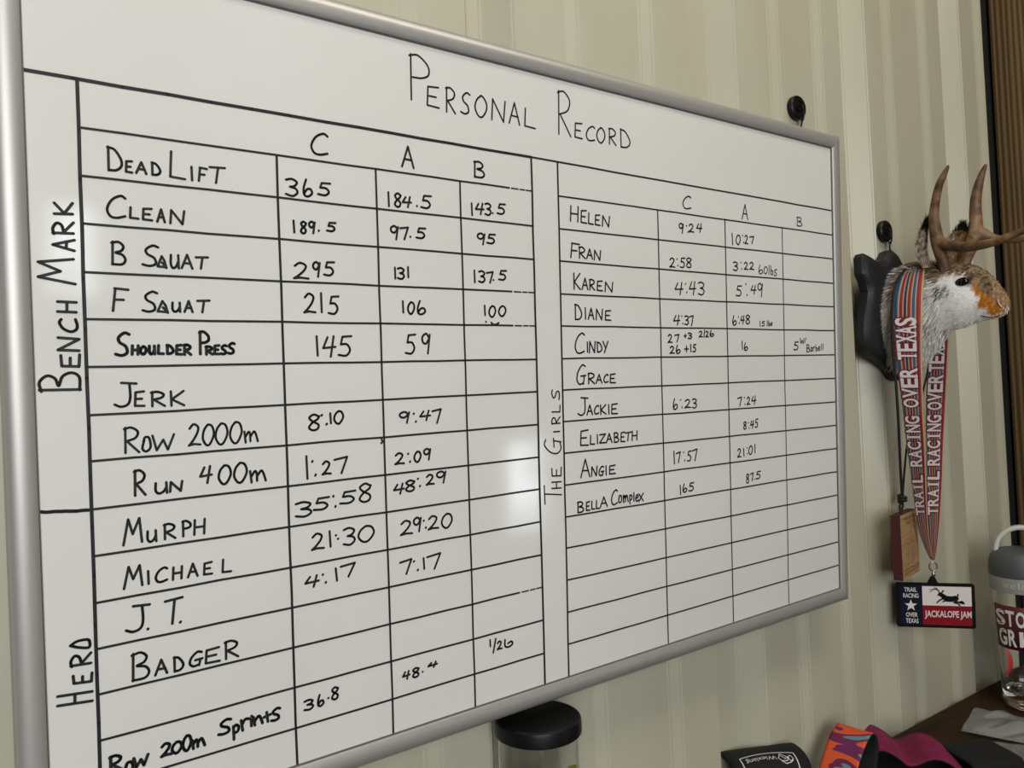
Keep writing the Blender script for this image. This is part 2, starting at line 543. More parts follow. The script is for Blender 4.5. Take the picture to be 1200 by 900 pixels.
S = 1   # marks a smooth stroke
G = {
 'A': [(0, [(0, 0), (.5, 1), (1, 0)]), (0, [(.2, .38), (.85, .36)])],
 'B': [(0, [(.08, 0), (.08, 1)]), (S, [(0, .95), (.5, 1), (.85, .82), (.7, .62), (.3, .53), (.8, .44), (1, .22), (.75, .03), (.05, .02)])],
 'C': [(S, [(1, .9), (.75, 1), (.3, .8), (.04, .38), (.2, .06), (.55, 0), (1, .1)])],
 'D': [(0, [(.1, 0), (.06, 1)]), (S, [(0, .98), (.5, .9), (.95, .5), (.95, .22), (.6, .04), (.1, .02)])],
 'E': [(0, [(.95, 1), (.1, .95), (.05, .03), (1, 0)]), (0, [(.1, .5), (.75, .5)])],
 'F': [(0, [(1, .95), (.1, 1)]), (0, [(.15, 1), (0, 0)]), (0, [(.1, .5), (.7, .5)])],
 'G': [(S, [(.95, .93), (.6, 1), (.15, .65), (.03, .25), (.3, 0), (.75, .06)]), (0, [(.45, .42), (1, .45)]), (0, [(.85, .45), (.75, 0)])],
 'H': [(0, [(.05, 1), (0, 0)]), (0, [(1, 1), (.95, 0)]), (0, [(.03, .5), (.97, .5)])],
 'I': [(0, [(.4, 1), (.6, 0)])],
 'J': [(0, [(.3, 1), (1, .95)]), (S, [(.68, .97), (.72, .4), (.62, .1), (.3, 0), (0, .1)])],
 'K': [(0, [(.05, 1), (.1, 0)]), (0, [(.95, 1), (.12, .45), (1, 0)])],
 'L': [(0, [(.1, 1), (.05, .03), (1, 0)])],
 'M': [(0, [(0, 0), (.25, 1), (.5, .4), (.85, 1), (1, .05)])],
 'N': [(0, [(0, 0), (.06, 1), (.88, 0), (1, 1)])],
 'O': [(S, [(.5, 1), (.15, .78), (0, .4), (.25, .05), (.6, 0), (.95, .35), (.95, .7), (.65, .97), (.45, 1)])],
 'P': [(0, [(.12, 0), (.08, 1)]), (S, [(0, .96), (.45, 1), (.95, .82), (1, .62), (.65, .52), (.18, .5)])],
 'Q': [(0, [(.45, 1), (0, .05), (.95, 0), (.75, .6), (.45, 1)]), (0, [(.5, .42), (.98, -.06)])],
 'R': [(0, [(.1, 0), (.08, 1)]), (S, [(0, .95), (.45, 1), (.9, .82), (.75, .58), (.15, .46)]), (0, [(.2, .46), (1, 0)])],
 'S': [(S, [(1, .93), (.65, 1), (.22, .8), (.3, .58), (.75, .4), (.85, .12), (.45, 0), (0, .06)])],
 'T': [(0, [(0, .95), (1, 1)]), (0, [(.55, .97), (.42, 0)])],
 'U': [(S, [(.03, 1), (.03, .3), (.3, 0), (.7, .15), (.92, .5)]), (0, [(.93, 1), (1, 0)])],
 'X': [(0, [(0, 1), (1, 0)]), (0, [(1, 1), (0, 0)])],
 'Y': [(0, [(0, 1), (.5, .45)]), (0, [(1, 1), (.3, 0)])],
 'Z': [(0, [(0, .95), (1, 1), (0, .02), (1, .0)])],
 'o': [(S, [(.2, .8), (.0, .2), (.5, 0), (1, .3), (.8, .95), (.3, 1), (.12, .7)])],
 'w': [(0, [(0, 1), (.2, .05), (.5, .7), (.72, .05), (1, 1)])],
 'm': [(S, [(0, 1), (.1, 0)]), (S, [(.08, .5), (.3, .95), (.42, .75), (.45, .1)]), (S, [(.45, .5), (.7, .95), (.85, .7), (1, .05)])],
 'n': [(0, [(0, 1), (.15, 0)]), (S, [(.12, .45), (.5, .98), (.75, .8), (1, .02)])],
 'r': [(0, [(0, .95), (.2, 0)]), (S, [(.15, .55), (.5, .95), (1, .9)])],
 'p': [(0, [(.1, .95), (.2, 0)]), (S, [(.1, .8), (.5, 1), (.95, .8), (.75, .5), (.2, .45)])],
 'i': [(0, [(.4, .65), (.5, 0)]), (0, [(.55, 1), (.6, .95)])],
 't': [(0, [(.4, 1), (.6, 0)]), (0, [(0, .55), (1, .68)])],
 'l': [(0, [(.5, 1), (.5, 0)])],
 'b': [(0, [(.1, 1), (.1, .05)]), (S, [(.1, .3), (.5, .5), (1, .3), (.7, .02), (.1, .03)])],
 'a': [(S, [(.9, .9), (.4, 1), (0, .4), (.3, 0), (.8, .3), (.9, .9), (1, .0)])],
 'e': [(S, [(.1, .5), (.9, .6), (.7, .98), (.3, .95), (0, .4), (.4, 0), (1, .15)])],
 'x': [(0, [(0, 1), (1, 0)]), (0, [(1, 1), (0, 0)])],
 '0': [(S, [(.45, 1), (.12, .75), (0, .35), (.3, .02), (.65, .05), (1, .5), (.85, .9), (.5, 1), (.35, .93)])],
 '1': [(0, [(.35, 1), (.65, 0)])],
 '2': [(S, [(.05, .8), (.4, 1), (.8, .85), (.7, .55), (.3, .2), (.0, .02)]), (0, [(0, .02), (.45, .08), (1, .04)])],
 '3': [(S, [(0, .92), (.5, 1), (.95, .84), (.75, .6), (.35, .53)]), (S, [(.35, .53), (.85, .45), (1, .22), (.6, .0), (0, .08)])],
 '4': [(0, [(.35, .95), (0, .42), (1, .48)]), (0, [(.85, 1), (.62, 0)])],
 '5': [(0, [(1, .98), (.3, .95), (.18, .58)]), (S, [(.18, .58), (.65, .58), (.9, .3), (.6, .03), (.0, .06)])],
 '6': [(S, [(.3, 1), (.05, .5), (.1, .1), (.5, 0), (.95, .2), (.8, .45), (.4, .42), (.1, .15)])],
 '7': [(0, [(0, .88), (1, 1), (.55, 0)])],
 '8': [(S, [(.9, .85), (.5, 1), (.1, .82), (.35, .58), (.85, .35), (.8, .08), (.4, 0), (.08, .18), (.35, .48), (.8, .7), (.92, .88)])],
 '9': [(S, [(.85, .8), (.5, 1), (.05, .85), (.1, .58), (.5, .5), (.9, .8)]), (0, [(.95, .95), (.72, 0)])],
 '.': [(0, [(.4, .4), (.6, .6)])],
 ':': [(0, [(.1, .9), (.2, .96)]), (0, [(.8, .0), (.9, .08)])],
 '+': [(0, [(.5, .95), (.5, .05)]), (0, [(0, .5), (1, .5)])],
 '/': [(0, [(.75, 1), (.15, 0)])],
 'u': [(S, [(0, 1), (.02, .2), (.45, 0), (.9, .25), (.75, .6), (.35, .45)])],
 'q': [(S, [(.5, .98), (.87, .65), (.93, .16), (.68, .02), (.07, .05), (.2, .54), (.5, .98)])],
 '_': [(S, [(0, .9), (.25, .15), (.6, .05), (1, .8)])],
}


def write(kind, zoom, spec, w, rotated=False, label=None, slant=0.0):
    """spec: 'char l r t b ...' boxes measured in a magnified view (ox, oy, scale)"""
    ox, oy, s = zoom
    tok = spec.split()
    ink = Ink()
    w *= .76
    hv = w * .5 * 700                                   # half a pen width in pixels
    for i in range(0, len(tok), 5):
        ch = tok[i]
        L, R_, T_, B_ = [float(v) / s for v in tok[i + 1:i + 5]]
        L += ox; R_ += ox; T_ += oy; B_ += oy
        ca, cb = brd((L + R_) / 2, (T_ + B_) / 2), None
        pa = pix(bmx @ Vector((ca.x - .01, 0, ca.y)))
        pb2 = pix(bmx @ Vector((ca.x + .01, 0, ca.y)))
        sl = (pb2[1] - pa[1]) / (pb2[0] - pa[0])          # how steeply the rows run here
        if ch in '.:/1I_':
            sl = 0
        if rotated:
            sl *= .7
        cut = (.95 if ch in 'ETHFLZ245' else .5) * min(abs(sl) * (R_ - L), .45 * (B_ - T_)) / 2
        T_ += cut; B_ -= cut
        xm = (L + R_) / 2
        hx = min(hv, .45 * (R_ - L))
        hy = min(hv, .45 * (B_ - T_))
        L += hx; R_ -= hx; T_ += hy; B_ -= hy
        for sm, pts in G[ch]:
            q = []
            for u, v in pts:
                if rotated:
                    q.append(Vector((R_ - v * (R_ - L), B_ - u * (B_ - T_), 0)))
                else:
                    q.append(Vector((L + u * (R_ - L), B_ - v * (B_ - T_), 0)))
            q = [Vector((p.x, p.y + sl * (p.x - xm), 0)) for p in q]
            if sm:
                q = catmull(q, 5)
            ink.stroke([brd(p.x, p.y) for p in q], w)
    return ink.build(kind, label)


ZA, ZB, ZC, ZD = (0, 0, 3), (0, 300, 3), (0, 600, 3), (400, 0, 3)
ZE, ZF, ZG, ZH, ZI = (300, 250, 3.3333), (300, 480, 3.3333), (620, 180, 3.158), (620, 380, 3.158), (300, 680, 3.3333)
ZQ = (110, 270, 6.6667)
# title
write('title_word', ZD, 'P 236 308 190 362 E 298 345 298 382 R 365 402 306 400 S 418 453 322 404 O 468 513 333 415 N 527 577 348 430 A 588 628 358 440 L 641 683 378 454', .0021)
write('title_word', ZD, 'R 758 808 318 480 E 818 848 428 490 C 858 892 440 498 O 896 928 446 505 R 938 967 450 512 D 978 1016 453 524', .0021)
# column headings
for z, sp, w in ((ZA, 'C 1090 1153 464 548', .0025), (ZD, 'A 211 256 512 592', .0025), (ZD, 'B 464 504 566 628', .0024),
                 (ZG, 'C 566 600 154 207', .0021), (ZG, 'A 786 811 186 246', .0021), (ZG, 'B 989 1011 234 271', .0019)):
    write('column_heading', z, sp, w)
# left table, row names
nm = 'exercise_name'
write(nm, ZA, 'D 375 430 515 605 E 440 466 563 609 A 477 516 568 613 D 531 565 570 619 L 594 652 530 632 I 666 682 585 636 F 697 729 587 641 T 735 792 583 649', .0023)
write(nm, ZA, 'C 372 442 684 769 L 454 488 727 771 E 499 536 730 777 A 551 581 734 783 N 597 649 738 790', .0023)
write(nm, ZQ, 'B 133 250 85 275 S 376 505 112 284 Q 494 572 198 292 U 595 667 188 300 A 682 773 186 302 T 792 894 202 306', .0023)
write(nm, ZQ, 'F 145 272 448 636 S 376 497 474 640 Q 494 584 548 642 U 608 678 560 640 A 704 775 548 642 T 803 907 542 645', .0023)
write(nm, ZB, 'S 404 456 268 352 H 462 488 313 348 O 491 516 316 347 U 522 546 314 347 L 553 577 312 346 D 584 611 311 346 E 617 641 311 348 R 644 673 310 349 P 698 735 264 347 R 721 749 316 348 E 751 773 312 347 S 774 798 312 347 S 799 826 304 345', .0028)
write(nm, ZB, 'J 401 481 443 532 E 471 509 474 530 R 529 581 475 530 K 596 649 473 528', .0023)
write(nm, ZB, 'R 434 491 600 694 o 499 531 635 689 w 534 613 626 687 2 662 706 588 670 0 711 753 590 667 0 756 801 586 664 0 807 851 581 660 m 857 908 613 657', .0022)
write(nm, ZB, 'R 469 513 750 844 U 544 589 794 837 N 596 642 790 830 4 702 746 736 802 0 767 813 733 804 0 821 869 724 799 m 877 936 750 797', .0024)
write(nm, ZC, 'M 432 501 20 117 U 516 551 63 107 R 574 618 38 97 P 639 671 28 87 H 681 721 22 82', .0023)
write(nm, ZC, 'M 434 502 186 270 I 515 528 206 254 C 544 589 193 249 H 606 641 188 240 A 659 696 178 230 E 714 747 173 223 L 779 814 161 215', .0023)
write(nm, ZC, 'J 441 528 322 424 . 514 526 406 416 T 578 643 297 399 . 627 641 379 394', .0025)
write(nm, ZC, 'B 461 526 488 594 A 544 589 515 574 D 609 646 503 562 G 664 713 488 545 E 719 774 472 536 R 788 839 447 517', .0024)
write(nm, (100, 800, 4.8), 'R 133 208 400 505 o 220 272 440 502 w 268 356 404 480 2 424 488 328 422 0 484 545 325 402 0 545 598 290 388 m 597 675 306 372 S 745 822 200 296 p 825 868 230 322 r 872 925 195 272 i 922 946 182 248 n 942 1000 180 242 t 1000 1046 158 226 S 1042 1098 138 218', .0029)
# left table, vertical headings
sh = 'section_heading'
write(sh, (30, 220, 3.6), 'B 55 234 778 862 E 146 230 702 760 N 134 228 630 690 C 140 220 553 612 H 132 216 478 528', .0025, True)
write(sh, (30, 220, 3.6), 'M 50 212 296 408 A 112 208 216 268 R 112 204 142 200 K 118 200 60 118', .0025, True)
write(sh, (50, 730, 7.5), 'H 126 440 592 738 E 262 438 432 546 R 242 428 262 386 q 234 420 136 242', .0025, True)
# right table, vertical heading
write(sh, (620, 440, 5.625), 'T 96 216 712 852 H 146 214 695 750 E 146 214 602 672', .0019, True)
write(sh, (620, 440, 5.625), 'G 98 212 410 524 I 158 204 360 380 R 146 206 270 324 L 148 206 194 248 S 146 202 92 164', .0019, True)
# left table, scores
sc = 'score'
w1 = .0024
for z, sp in (
    (ZA, '3 1003 1047 626 692 6 1064 1100 629 694 5 1116 1162 638 692'),
    (ZA, '1 1026 1040 774 819 8 1054 1079 777 823 9 1084 1109 777 822 . 1117 1124 806 816 5 1147 1181 779 817'),
    (ZE, '2 146 207 190 260 9 220 252 188 250 5 263 307 186 247'),
    (ZE, '2 186 234 311 392 1 248 262 310 388 5 281 324 320 397'),
    (ZE, '1 229 248 478 558 4 260 312 478 562 5 320 374 476 560'),
    (ZE, '8 201 252 783 850 : 250 282 784 827 1 284 298 779 822 0 303 342 770 824'),
    (ZF, '1 189 208 180 272 : 215 237 196 260 2 257 294 198 257 7 304 358 183 252'),
    (ZF, '3 153 217 357 422 5 223 287 338 397 : 298 314 333 382 5 326 390 313 372 8 398 454 285 364'),
    (ZF, '2 216 267 478 552 1 280 298 473 537 : 308 324 488 507 3 340 387 458 532 0 398 462 450 520'),
    (ZF, '4 190 247 643 700 : 256 277 640 678 1 303 324 618 670 7 328 388 598 657'),
    (ZC, '3 1068 1102 656 699 6 1115 1140 638 685 . 1150 1158 650 658 8 1163 1192 612 662'),
    (ZD, '1 160 172 674 727 8 184 212 677 730 4 213 247 688 732 . 262 269 720 729 5 278 317 683 737'),
    (ZD, '9 171 202 792 844 7 204 236 796 844 . 239 246 828 837 5 261 297 798 842'),
    (ZE, '1 538 548 210 257 3 551 580 211 259 1 589 599 208 252'),
    (ZE, '1 568 580 341 390 0 591 620 345 395 6 628 664 340 397'),
    (ZE, '5 582 624 470 552 9 646 682 468 550'),
    (ZE, '9 558 602 773 822 : 612 628 778 817 4 638 682 768 812 7 686 724 763 822'),
    (ZF, '2 541 580 166 217 : 590 605 168 207 0 616 645 161 207 9 653 684 150 199'),
    (ZF, '4 536 580 286 334 8 580 624 273 322 : 628 644 266 302 2 663 697 250 297 9 703 744 238 290'),
    (ZF, '2 563 612 428 494 9 613 647 418 480 : 651 667 430 464 2 671 714 410 472 0 723 767 403 465'),
    (ZF, '7 560 609 583 647 : 611 637 588 630 1 648 663 578 624 7 666 722 560 627'),
    (ZI, '4 571 602 350 392 8 608 640 338 382 . 647 654 354 361 4 670 709 313 347'),
    (ZD, '1 453 464 713 759 4 470 502 711 757 3 503 527 713 759 . 529 535 746 753 5 546 577 713 757'),
    (ZD, '9 476 507 818 862 5 510 542 820 860'),
    (ZE, '1 848 859 221 272 3 868 895 223 272 7 898 927 226 274 . 924 930 257 264 5 946 979 220 264'),
    (ZE, '1 888 899 358 400 0 908 937 360 407 0 946 977 360 404 . 894 902 420 428 _ 916 950 424 437'),
    (ZI, '1 910 919 231 260 / 922 942 226 285 2 940 962 233 274 u 970 1007 223 264'),
):
    write(sc, z, sp, w1)
w2 = .0022
for z, sp in (
    (ZG, '9 553 573 256 297 : 579 591 264 293 2 589 611 258 294 4 618 641 256 294'),
    (ZG, '2 518 541 384 424 : 544 553 387 417 5 557 578 383 425 8 579 603 384 424'),
    (ZG, '4 538 571 474 525 : 576 586 478 517 4 591 618 471 525 3 624 649 474 525'),
    (ZG, '4 533 559 596 637 : 562 571 598 632 3 574 591 599 635 7 591 609 598 639'),
    (ZG, '1 746 758 294 339 0 764 783 299 339 : 787 796 300 332 2 796 811 300 337 7 814 833 304 335'),
    (ZG, '3 754 773 399 435 : 781 789 400 430 2 794 811 400 432 2 814 833 400 432'),
    (ZG, '5 764 788 486 530 : 799 809 478 527 4 819 841 485 522 9 844 866 478 532'),
    (ZG, '6 751 769 598 637 : 772 780 601 630 4 781 798 598 632 8 799 819 596 632'),
    (ZH, '2 512 531 36 70 7 537 556 36 67 + 572 583 34 52 3 586 603 31 55'),
    (ZH, '2 627 643 24 49 / 644 652 20 49 2 651 665 24 49 6 667 685 21 47'),
    (ZH, '2 519 539 80 110 6 542 561 76 110 + 573 591 78 105 1 594 602 73 104 5 604 619 73 104'),
    (ZH, '1 784 793 62 95 6 794 811 67 99'),
    (ZH, '5 977 998 63 97'),
    (ZH, '6 531 551 274 317 : 557 569 276 310 2 574 599 276 312 3 602 621 274 312'),
    (ZH, '7 769 788 268 305 : 794 801 268 299 2 804 819 267 300 4 821 841 263 299'),
    (ZH, '8 791 806 359 390 : 809 816 361 387 4 817 833 354 387 5 834 848 348 384'),
    (ZH, '1 531 542 468 519 7 542 561 471 515 : 569 578 470 507 5 584 601 466 509 7 602 623 460 507'),
    (ZH, '2 769 786 458 495 1 789 799 458 490 : 804 810 454 482 0 811 828 448 484 1 832 839 443 477'),
    (ZH, '1 554 565 594 632 6 567 586 588 624 5 589 611 583 620'),
    (ZH, '8 801 816 552 590 7 817 831 548 582 . 831 835 571 577 5 837 858 541 575'),
):
    write(sc, z, sp, w2)
w3 = .0018
write('score_note', ZG, '6 848 866 411 447 0 867 883 417 447 l 885 890 411 449 b 892 904 414 450 S 904 918 427 454', w3)
write('score_note', ZG, '1 852 857 619 642 5 859 873 619 640 l 879 883 617 640 b 884 893 617 639 S 892 901 624 637', w3)
write('score_note', ZH, 'w 1001 1019 51 74 / 1017 1027 49 70 B 1025 1039 74 104 a 1039 1049 84 102 r 1049 1058 82 100 b 1058 1068 74 100 e 1068 1077 81 99 l 1078 1083 72 97 l 1085 1090 71 96', w3)
# right table, row names
w4 = .0022
for sp in ('H 151 183 191 255 E 189 214 207 260 L 217 239 217 264 E 242 264 224 268 N 269 299 229 273',
           'F 152 188 329 390 R 182 209 344 390 A 211 236 351 392 N 239 266 356 397',
           'K 162 191 441 504 A 194 219 459 505 R 221 244 464 507 E 249 273 469 510 N 279 311 474 514',
           'D 167 196 556 617 I 203 213 569 614 A 217 241 571 615 N 246 273 574 617 E 279 304 579 619'):
    write(nm, ZG, sp, w4)
for sp in ('C 167 206 31 109 I 211 220 64 105 N 221 246 62 107 D 249 271 64 105 Y 271 293 62 107',
           'G 174 211 149 224 R 216 244 179 222 A 246 271 184 220 C 274 294 184 217 E 297 321 182 219',
           'J 179 219 269 339 A 212 236 297 337 C 239 259 299 334 K 261 286 296 335 I 290 299 296 334 E 302 329 292 334',
           'E 187 221 389 452 L 224 244 409 447 I 248 257 407 444 Z 259 284 404 442 A 284 308 402 440 B 312 333 399 439 E 337 356 397 437 T 354 379 397 434 H 379 401 392 432',
           'A 189 226 497 569 N 229 253 524 564 G 256 278 524 562 I 280 289 522 559 E 294 321 519 557',
           'B 177 203 654 699 E 209 226 654 692 L 229 244 651 687 L 246 261 649 685 A 261 291 636 679 C 302 328 611 670 o 329 344 632 662 m 346 368 629 662 p 369 383 629 667 l 384 391 621 657 e 392 406 629 657 x 404 424 624 657'):
    write(nm, ZH, sp, w4)
ink = Ink()
for a in ((447, 515, 448.5, 518), (446.5, 519, 447, 519.5)):
    ink.stroke([brd(a[0], a[1]), brd(a[2], a[3])], .0016)
ink.build('stray_mark')


# ------------------------------------------------------------------ round magnets with hooks on the wall
def magnet_hook(px, py, label, drop, cord_to):
    c = on(px, py, 1, YW)
    r = .0165
    root = empty('magnetic_hook', (c.x, YW, c.z))
    tag(root, label, 'hook', 'black magnetic hooks')
    pr = [(0, 0), (r - .001, 0), (r, .0012), (r, .0072), (r - .0015, .009), (r * .62, .009), (r * .58, .0078), (r * .36, .0078), (r * .34, .0098), (0, .0102)]
    bm = lathe_bm(pr, 40)
    bmesh.ops.rotate(bm, verts=bm.verts, cent=(0, 0, 0), matrix=Matrix.Rotation(math.pi / 2, 3, 'X'))
    bmesh.ops.translate(bm, verts=bm.verts, vec=(0, -.0003, 0))
    obj('magnet', bm, M_black, root, smooth=35)
    hk = catmull([(0, -.0095, .003), (0, -.013, .001), (0, -.0155, -.006), (0, -.0150, -.015), (0, -.0125, -.0205), (0, -.0105, -.0165)], 5)
    obj('hook', tube_bm(hk, .0013, 8), M_black, root, smooth=60)
    obj('hanging_cord', tube_bm(catmull([(p[0], p[1], p[2]) for p in cord_to], 6), .0012, 8), M_black, root, smooth=60)
    return c


c1 = magnet_hook(930, 128, 'round black magnetic hook above the whiteboard frame', 0, [(.0, -.0128, -.018), (-.001, -.0115, -.026), (.0, -.009, -.034), (.0, -.006, -.045)])
XM = on(1033, 272, 1, YW)
magnet_hook(1033, 272, 'round black magnetic hook above the rabbit head mount', 0, [(.0, -.0128, -.018), (-.001, -.012, -.026), (.001, -.0115, -.032), (-.001, -.011, -.04)])

# ------------------------------------------------------------------ the antlered rabbit head on its plaque
XC = XM.x
MC = Vector((XC, 0, 0))


def sidept(px, py, dx=0.0):
    return on(px, py, 0, XC + dx)


M_plaque = mat('black_painted_wood', lin(34, 34, 37), 0.45, 0, .35)
zc = sidept(1050, 372).z
half = [(0, .104), (.012, .100), (.022, .089), (.034, .083), (.050, .083), (.066, .090), (.078, .092), (.084, .086), (.084, .062), (.076, .05), (.070, .036),
        (.074, .020), (.083, .000), (.088, -.024), (.084, -.042), (.066, -.058), (.042, -.068), (.024, -.080), (.012, -.092), (0, -.096)]
outl = half + [(-x, z) for x, z in half[-2:0:-1]]
mount = empty('jackalope_mount', (XC, YW - .001, zc))
tag(mount, 'antlered rabbit head mounted on a black plaque, hanging on the ribbed wall', 'mounted animal head')
bm = bmesh.new()
ly = [(0.0, 1.0), (-.012, 1.0), (-.017, .93), (-.020, .86)]
rings = []
for y, s in ly:
    rings.append([bm.verts.new((x * s, y, z * (s if s == 1 else 1 - (1 - s) * .8))) for x, z in outl])
kk = len(outl)
for r0, r1 in zip(rings, rings[1:]):
    for i in range(kk):
        bm.faces.new((r0[i], r0[(i + 1) % kk], r1[(i + 1) % kk], r1[i]))
bm.faces.new(rings[0])
bm.faces.new(rings[-1][::-1])
obj('plaque', bm, M_plaque, mount, smooth=30)
org = Vector((XC, YW - .001, zc))

# rings of the head: (top px, bottom px, half width)
HR = [((1053, 317), (1049, 437), .050), ((1063, 314), (1060, 436), .052), ((1075, 311), (1072, 430), .049), ((1086, 309), (1085, 419), .044),
      ((1097, 309), (1097, 404), .039), ((1108, 308.5), (1108, 391), .0365), ((1118, 308.5), (1119, 386), .0355), ((1129, 309), (1131, 383), .0345), ((1140, 310.5), (1143, 378.5), .031),
      ((1149, 314), (1153, 375.5), .026), ((1158, 319.5), (1162, 374), .021), ((1167, 328.5), (1170, 372.5), .0165), ((1174, 337), (1176, 369.5), .0125), ((1180, 346), (1181, 364.5), .0085), ((1182.5, 351), (1183, 358), .004)]
# resample the rings smoothly along the head
tops = catmull([sidept(*r[0]) for r in HR], 4)
bots = catmull([sidept(*r[1]) for r in HR], 4)
wid = [v.x for v in catmull([(r[2], 0, 0) for r in HR], 4)]
NR = len(tops)
NA = 36
bm = bmesh.new()
rg = []
for i in range(NR):
    c = (tops[i] + bots[i]) / 2
    up = (tops[i] - bots[i]) / 2
    ring = []
    t = i / (NR - 1)
    for k in range(NA):
        a = 2 * math.pi * k / NA
        ca, sa = math.cos(a), math.sin(a)
        # cheeks sit low, the skull is narrower on top
        wv_ = wid[i] * (1 - .16 * max(0, ca) ** 1.5 * (1 if t > .3 else 0))
        ring.append(bm.verts.new(c + up * ca + Vector((wv_ * sa, 0, 0)) - org))
    rg.append(ring)
for r0, r1 in zip(rg, rg[1:]):
    for k in range(NA):
        bm.faces.new((r0[k], r0[(k + 1) % NA], r1[(k + 1) % NA], r1[k]))
bm.faces.new(rg[0][::-1])
bm.faces.new(rg[-1])
bmesh.ops.recalc_face_normals(bm, faces=bm.faces)


def inpoly(x, y, poly):
    c = False
    j = len(poly) - 1
    for i in range(len(poly)):
        xi, yi = poly[i]
        xj, yj = poly[j]
        if (yi > y) != (yj > y) and x < (xj - xi) * (y - yi) / (yj - yi) + xi:
            c = not c
        j = i
    return c


# coat pattern, described on the left profile of the head (measured outline), mirrored to the right side
P_MUZ = [(1137, 331.5), (1148, 336), (1157, 346), (1167, 351), (1175, 360), (1181, 366), (1174, 370), (1162, 368), (1151, 361.5), (1152, 349)]
P_NOSE = [(1164, 328), (1176, 330), (1188, 348), (1186, 362), (1175, 361), (1167, 352)]
P_CROWN = [(1090, 300), (1125, 300), (1150, 304), (1170, 325), (1168, 352), (1157, 346), (1147, 335), (1138, 331), (1132, 321), (1120, 321), (1110, 326), (1098, 330), (1088, 322)]
P_PATCH = [(1100, 334), (1110, 338), (1118, 336), (1117, 350), (1110, 353), (1100, 346)]
P_THROAT = [(1083, 374), (1092, 380), (1110, 387), (1109, 394), (1100, 393), (1090, 390)]
P_NECKTOP = [(1040, 300), (1092, 300), (1094, 330), (1085, 350), (1060, 345), (1045, 360), (1036, 350)]
C_WHITE, C_CREAM = lin(244, 241, 237), lin(222, 213, 199)
C_MUZ, C_NOSE, C_CROWN = lin(176, 110, 38), lin(140, 112, 82), lin(120, 96, 72)
C_PATCH, C_GREY, C_DARK = lin(108, 100, 96), lin(164, 156, 146), lin(48, 42, 38)


def side_px(p):
    q = Vector(p)
    q.x = XC - abs(q.x - XC) * .6
    return pix(q)


def coat(p, rnd):
    x, y = side_px(p)
    x += rnd.gauss(0, 1.6)
    y += rnd.gauss(0, 1.6)
    if inpoly(x, y, P_NOSE):
        return C_NOSE if rnd.random() > .25 else lin(176, 148, 112)
    if inpoly(x, y, P_MUZ):
        return C_MUZ if rnd.random() > .12 else lin(205, 146, 62)
    if inpoly(x, y, P_CROWN):
        r = rnd.random()
        return C_CROWN if r < .5 else (lin(150, 128, 102) if r < .82 else C_DARK)
    if inpoly(x, y, P_PATCH):
        return C_PATCH if rnd.random() < .65 else C_WHITE
    if inpoly(x, y, P_THROAT):
        return lin(112, 102, 94) if rnd.random() < .4 else C_WHITE
    if inpoly(x, y, P_NECKTOP):
        r = rnd.random()
        return C_GREY if r < .5 else (lin(128, 114, 98) if r < .8 else C_WHITE)
    if x < 1100:
        return lin(238, 234, 228) if rnd.random() < .88 else C_GREY
    return C_WHITE if rnd.random() < .88 else C_CREAM


def color_mesh(me, fn):
    at = me.color_attributes.new('coat', 'FLOAT_COLOR', 'POINT')
    for i, v in enumerate(me.vertices):
        at.data[i].color = fn(v.co)


def coat_mat(name, rough):
    m = mat(name, (1, 1, 1, 1), rough, 0, .15)
    n, l, b = nodes(m)
    a = n.new('ShaderNodeAttribute')
    a.attribute_name = 'coat'
    l.new(a.outputs['Color'], b.inputs['Base Color'])
    return m


M_hide = coat_mat('rabbit_hide', .9)
M_fur = coat_mat('rabbit_fur', .75)
head_bm = bm.copy()
head = obj('head', bm, M_hide, mount, smooth=60)
r2 = random.Random(11)
color_mesh(head.data, lambda co: coat(Vector(co) + org, r2))
tree = BVHTree.FromBMesh(head_bm)
head_bm.faces.ensure_lookup_table()


class Fur:
    def __init__(self):
        self.v, self.f, self.c = [], [], []

    def hair(self, p, d, ln, wd, col, droop=Vector((0, 0, 0))):
        s = d.cross(Vector((r2.uniform(-1, 1), r2.uniform(-1, 1), r2.uniform(-1, 1))))
        if s.length < 1e-5:
            return
        s = s.normalized() * wd * .5
        i = len(self.v)
        m = p + d * ln * .55
        e = p + d * ln + droop
        self.v += [p - s, p + s, m + s * .7, m - s * .7, e]
        self.f += [(i, i + 1, i + 2, i + 3), (i + 3, i + 2, i + 4)]
        k = r2.uniform(.82, 1.12)
        self.c += [(min(col[0] * k, 1), min(col[1] * k, 1), min(col[2] * k, 1), 1)] * 5

    def build(self, name, parent):
        me = bpy.data.meshes.new(name)
        me.from_pydata([tuple(v) for v in self.v], [], self.f)
        at = me.color_attributes.new('coat', 'FLOAT_COLOR', 'POINT')
        for i, c in enumerate(self.c):
            at.data[i].color = c
        return obj(name, me, M_fur, parent)


def smooth_axis(i):
    a = (tops[i] + bots[i]) / 2
    b = (tops[min(i + 1, NR - 1)] + bots[min(i + 1, NR - 1)]) / 2
    return (a - b).normalized() if (a - b).length > 1e-6 else Vector((0, 1, 0))


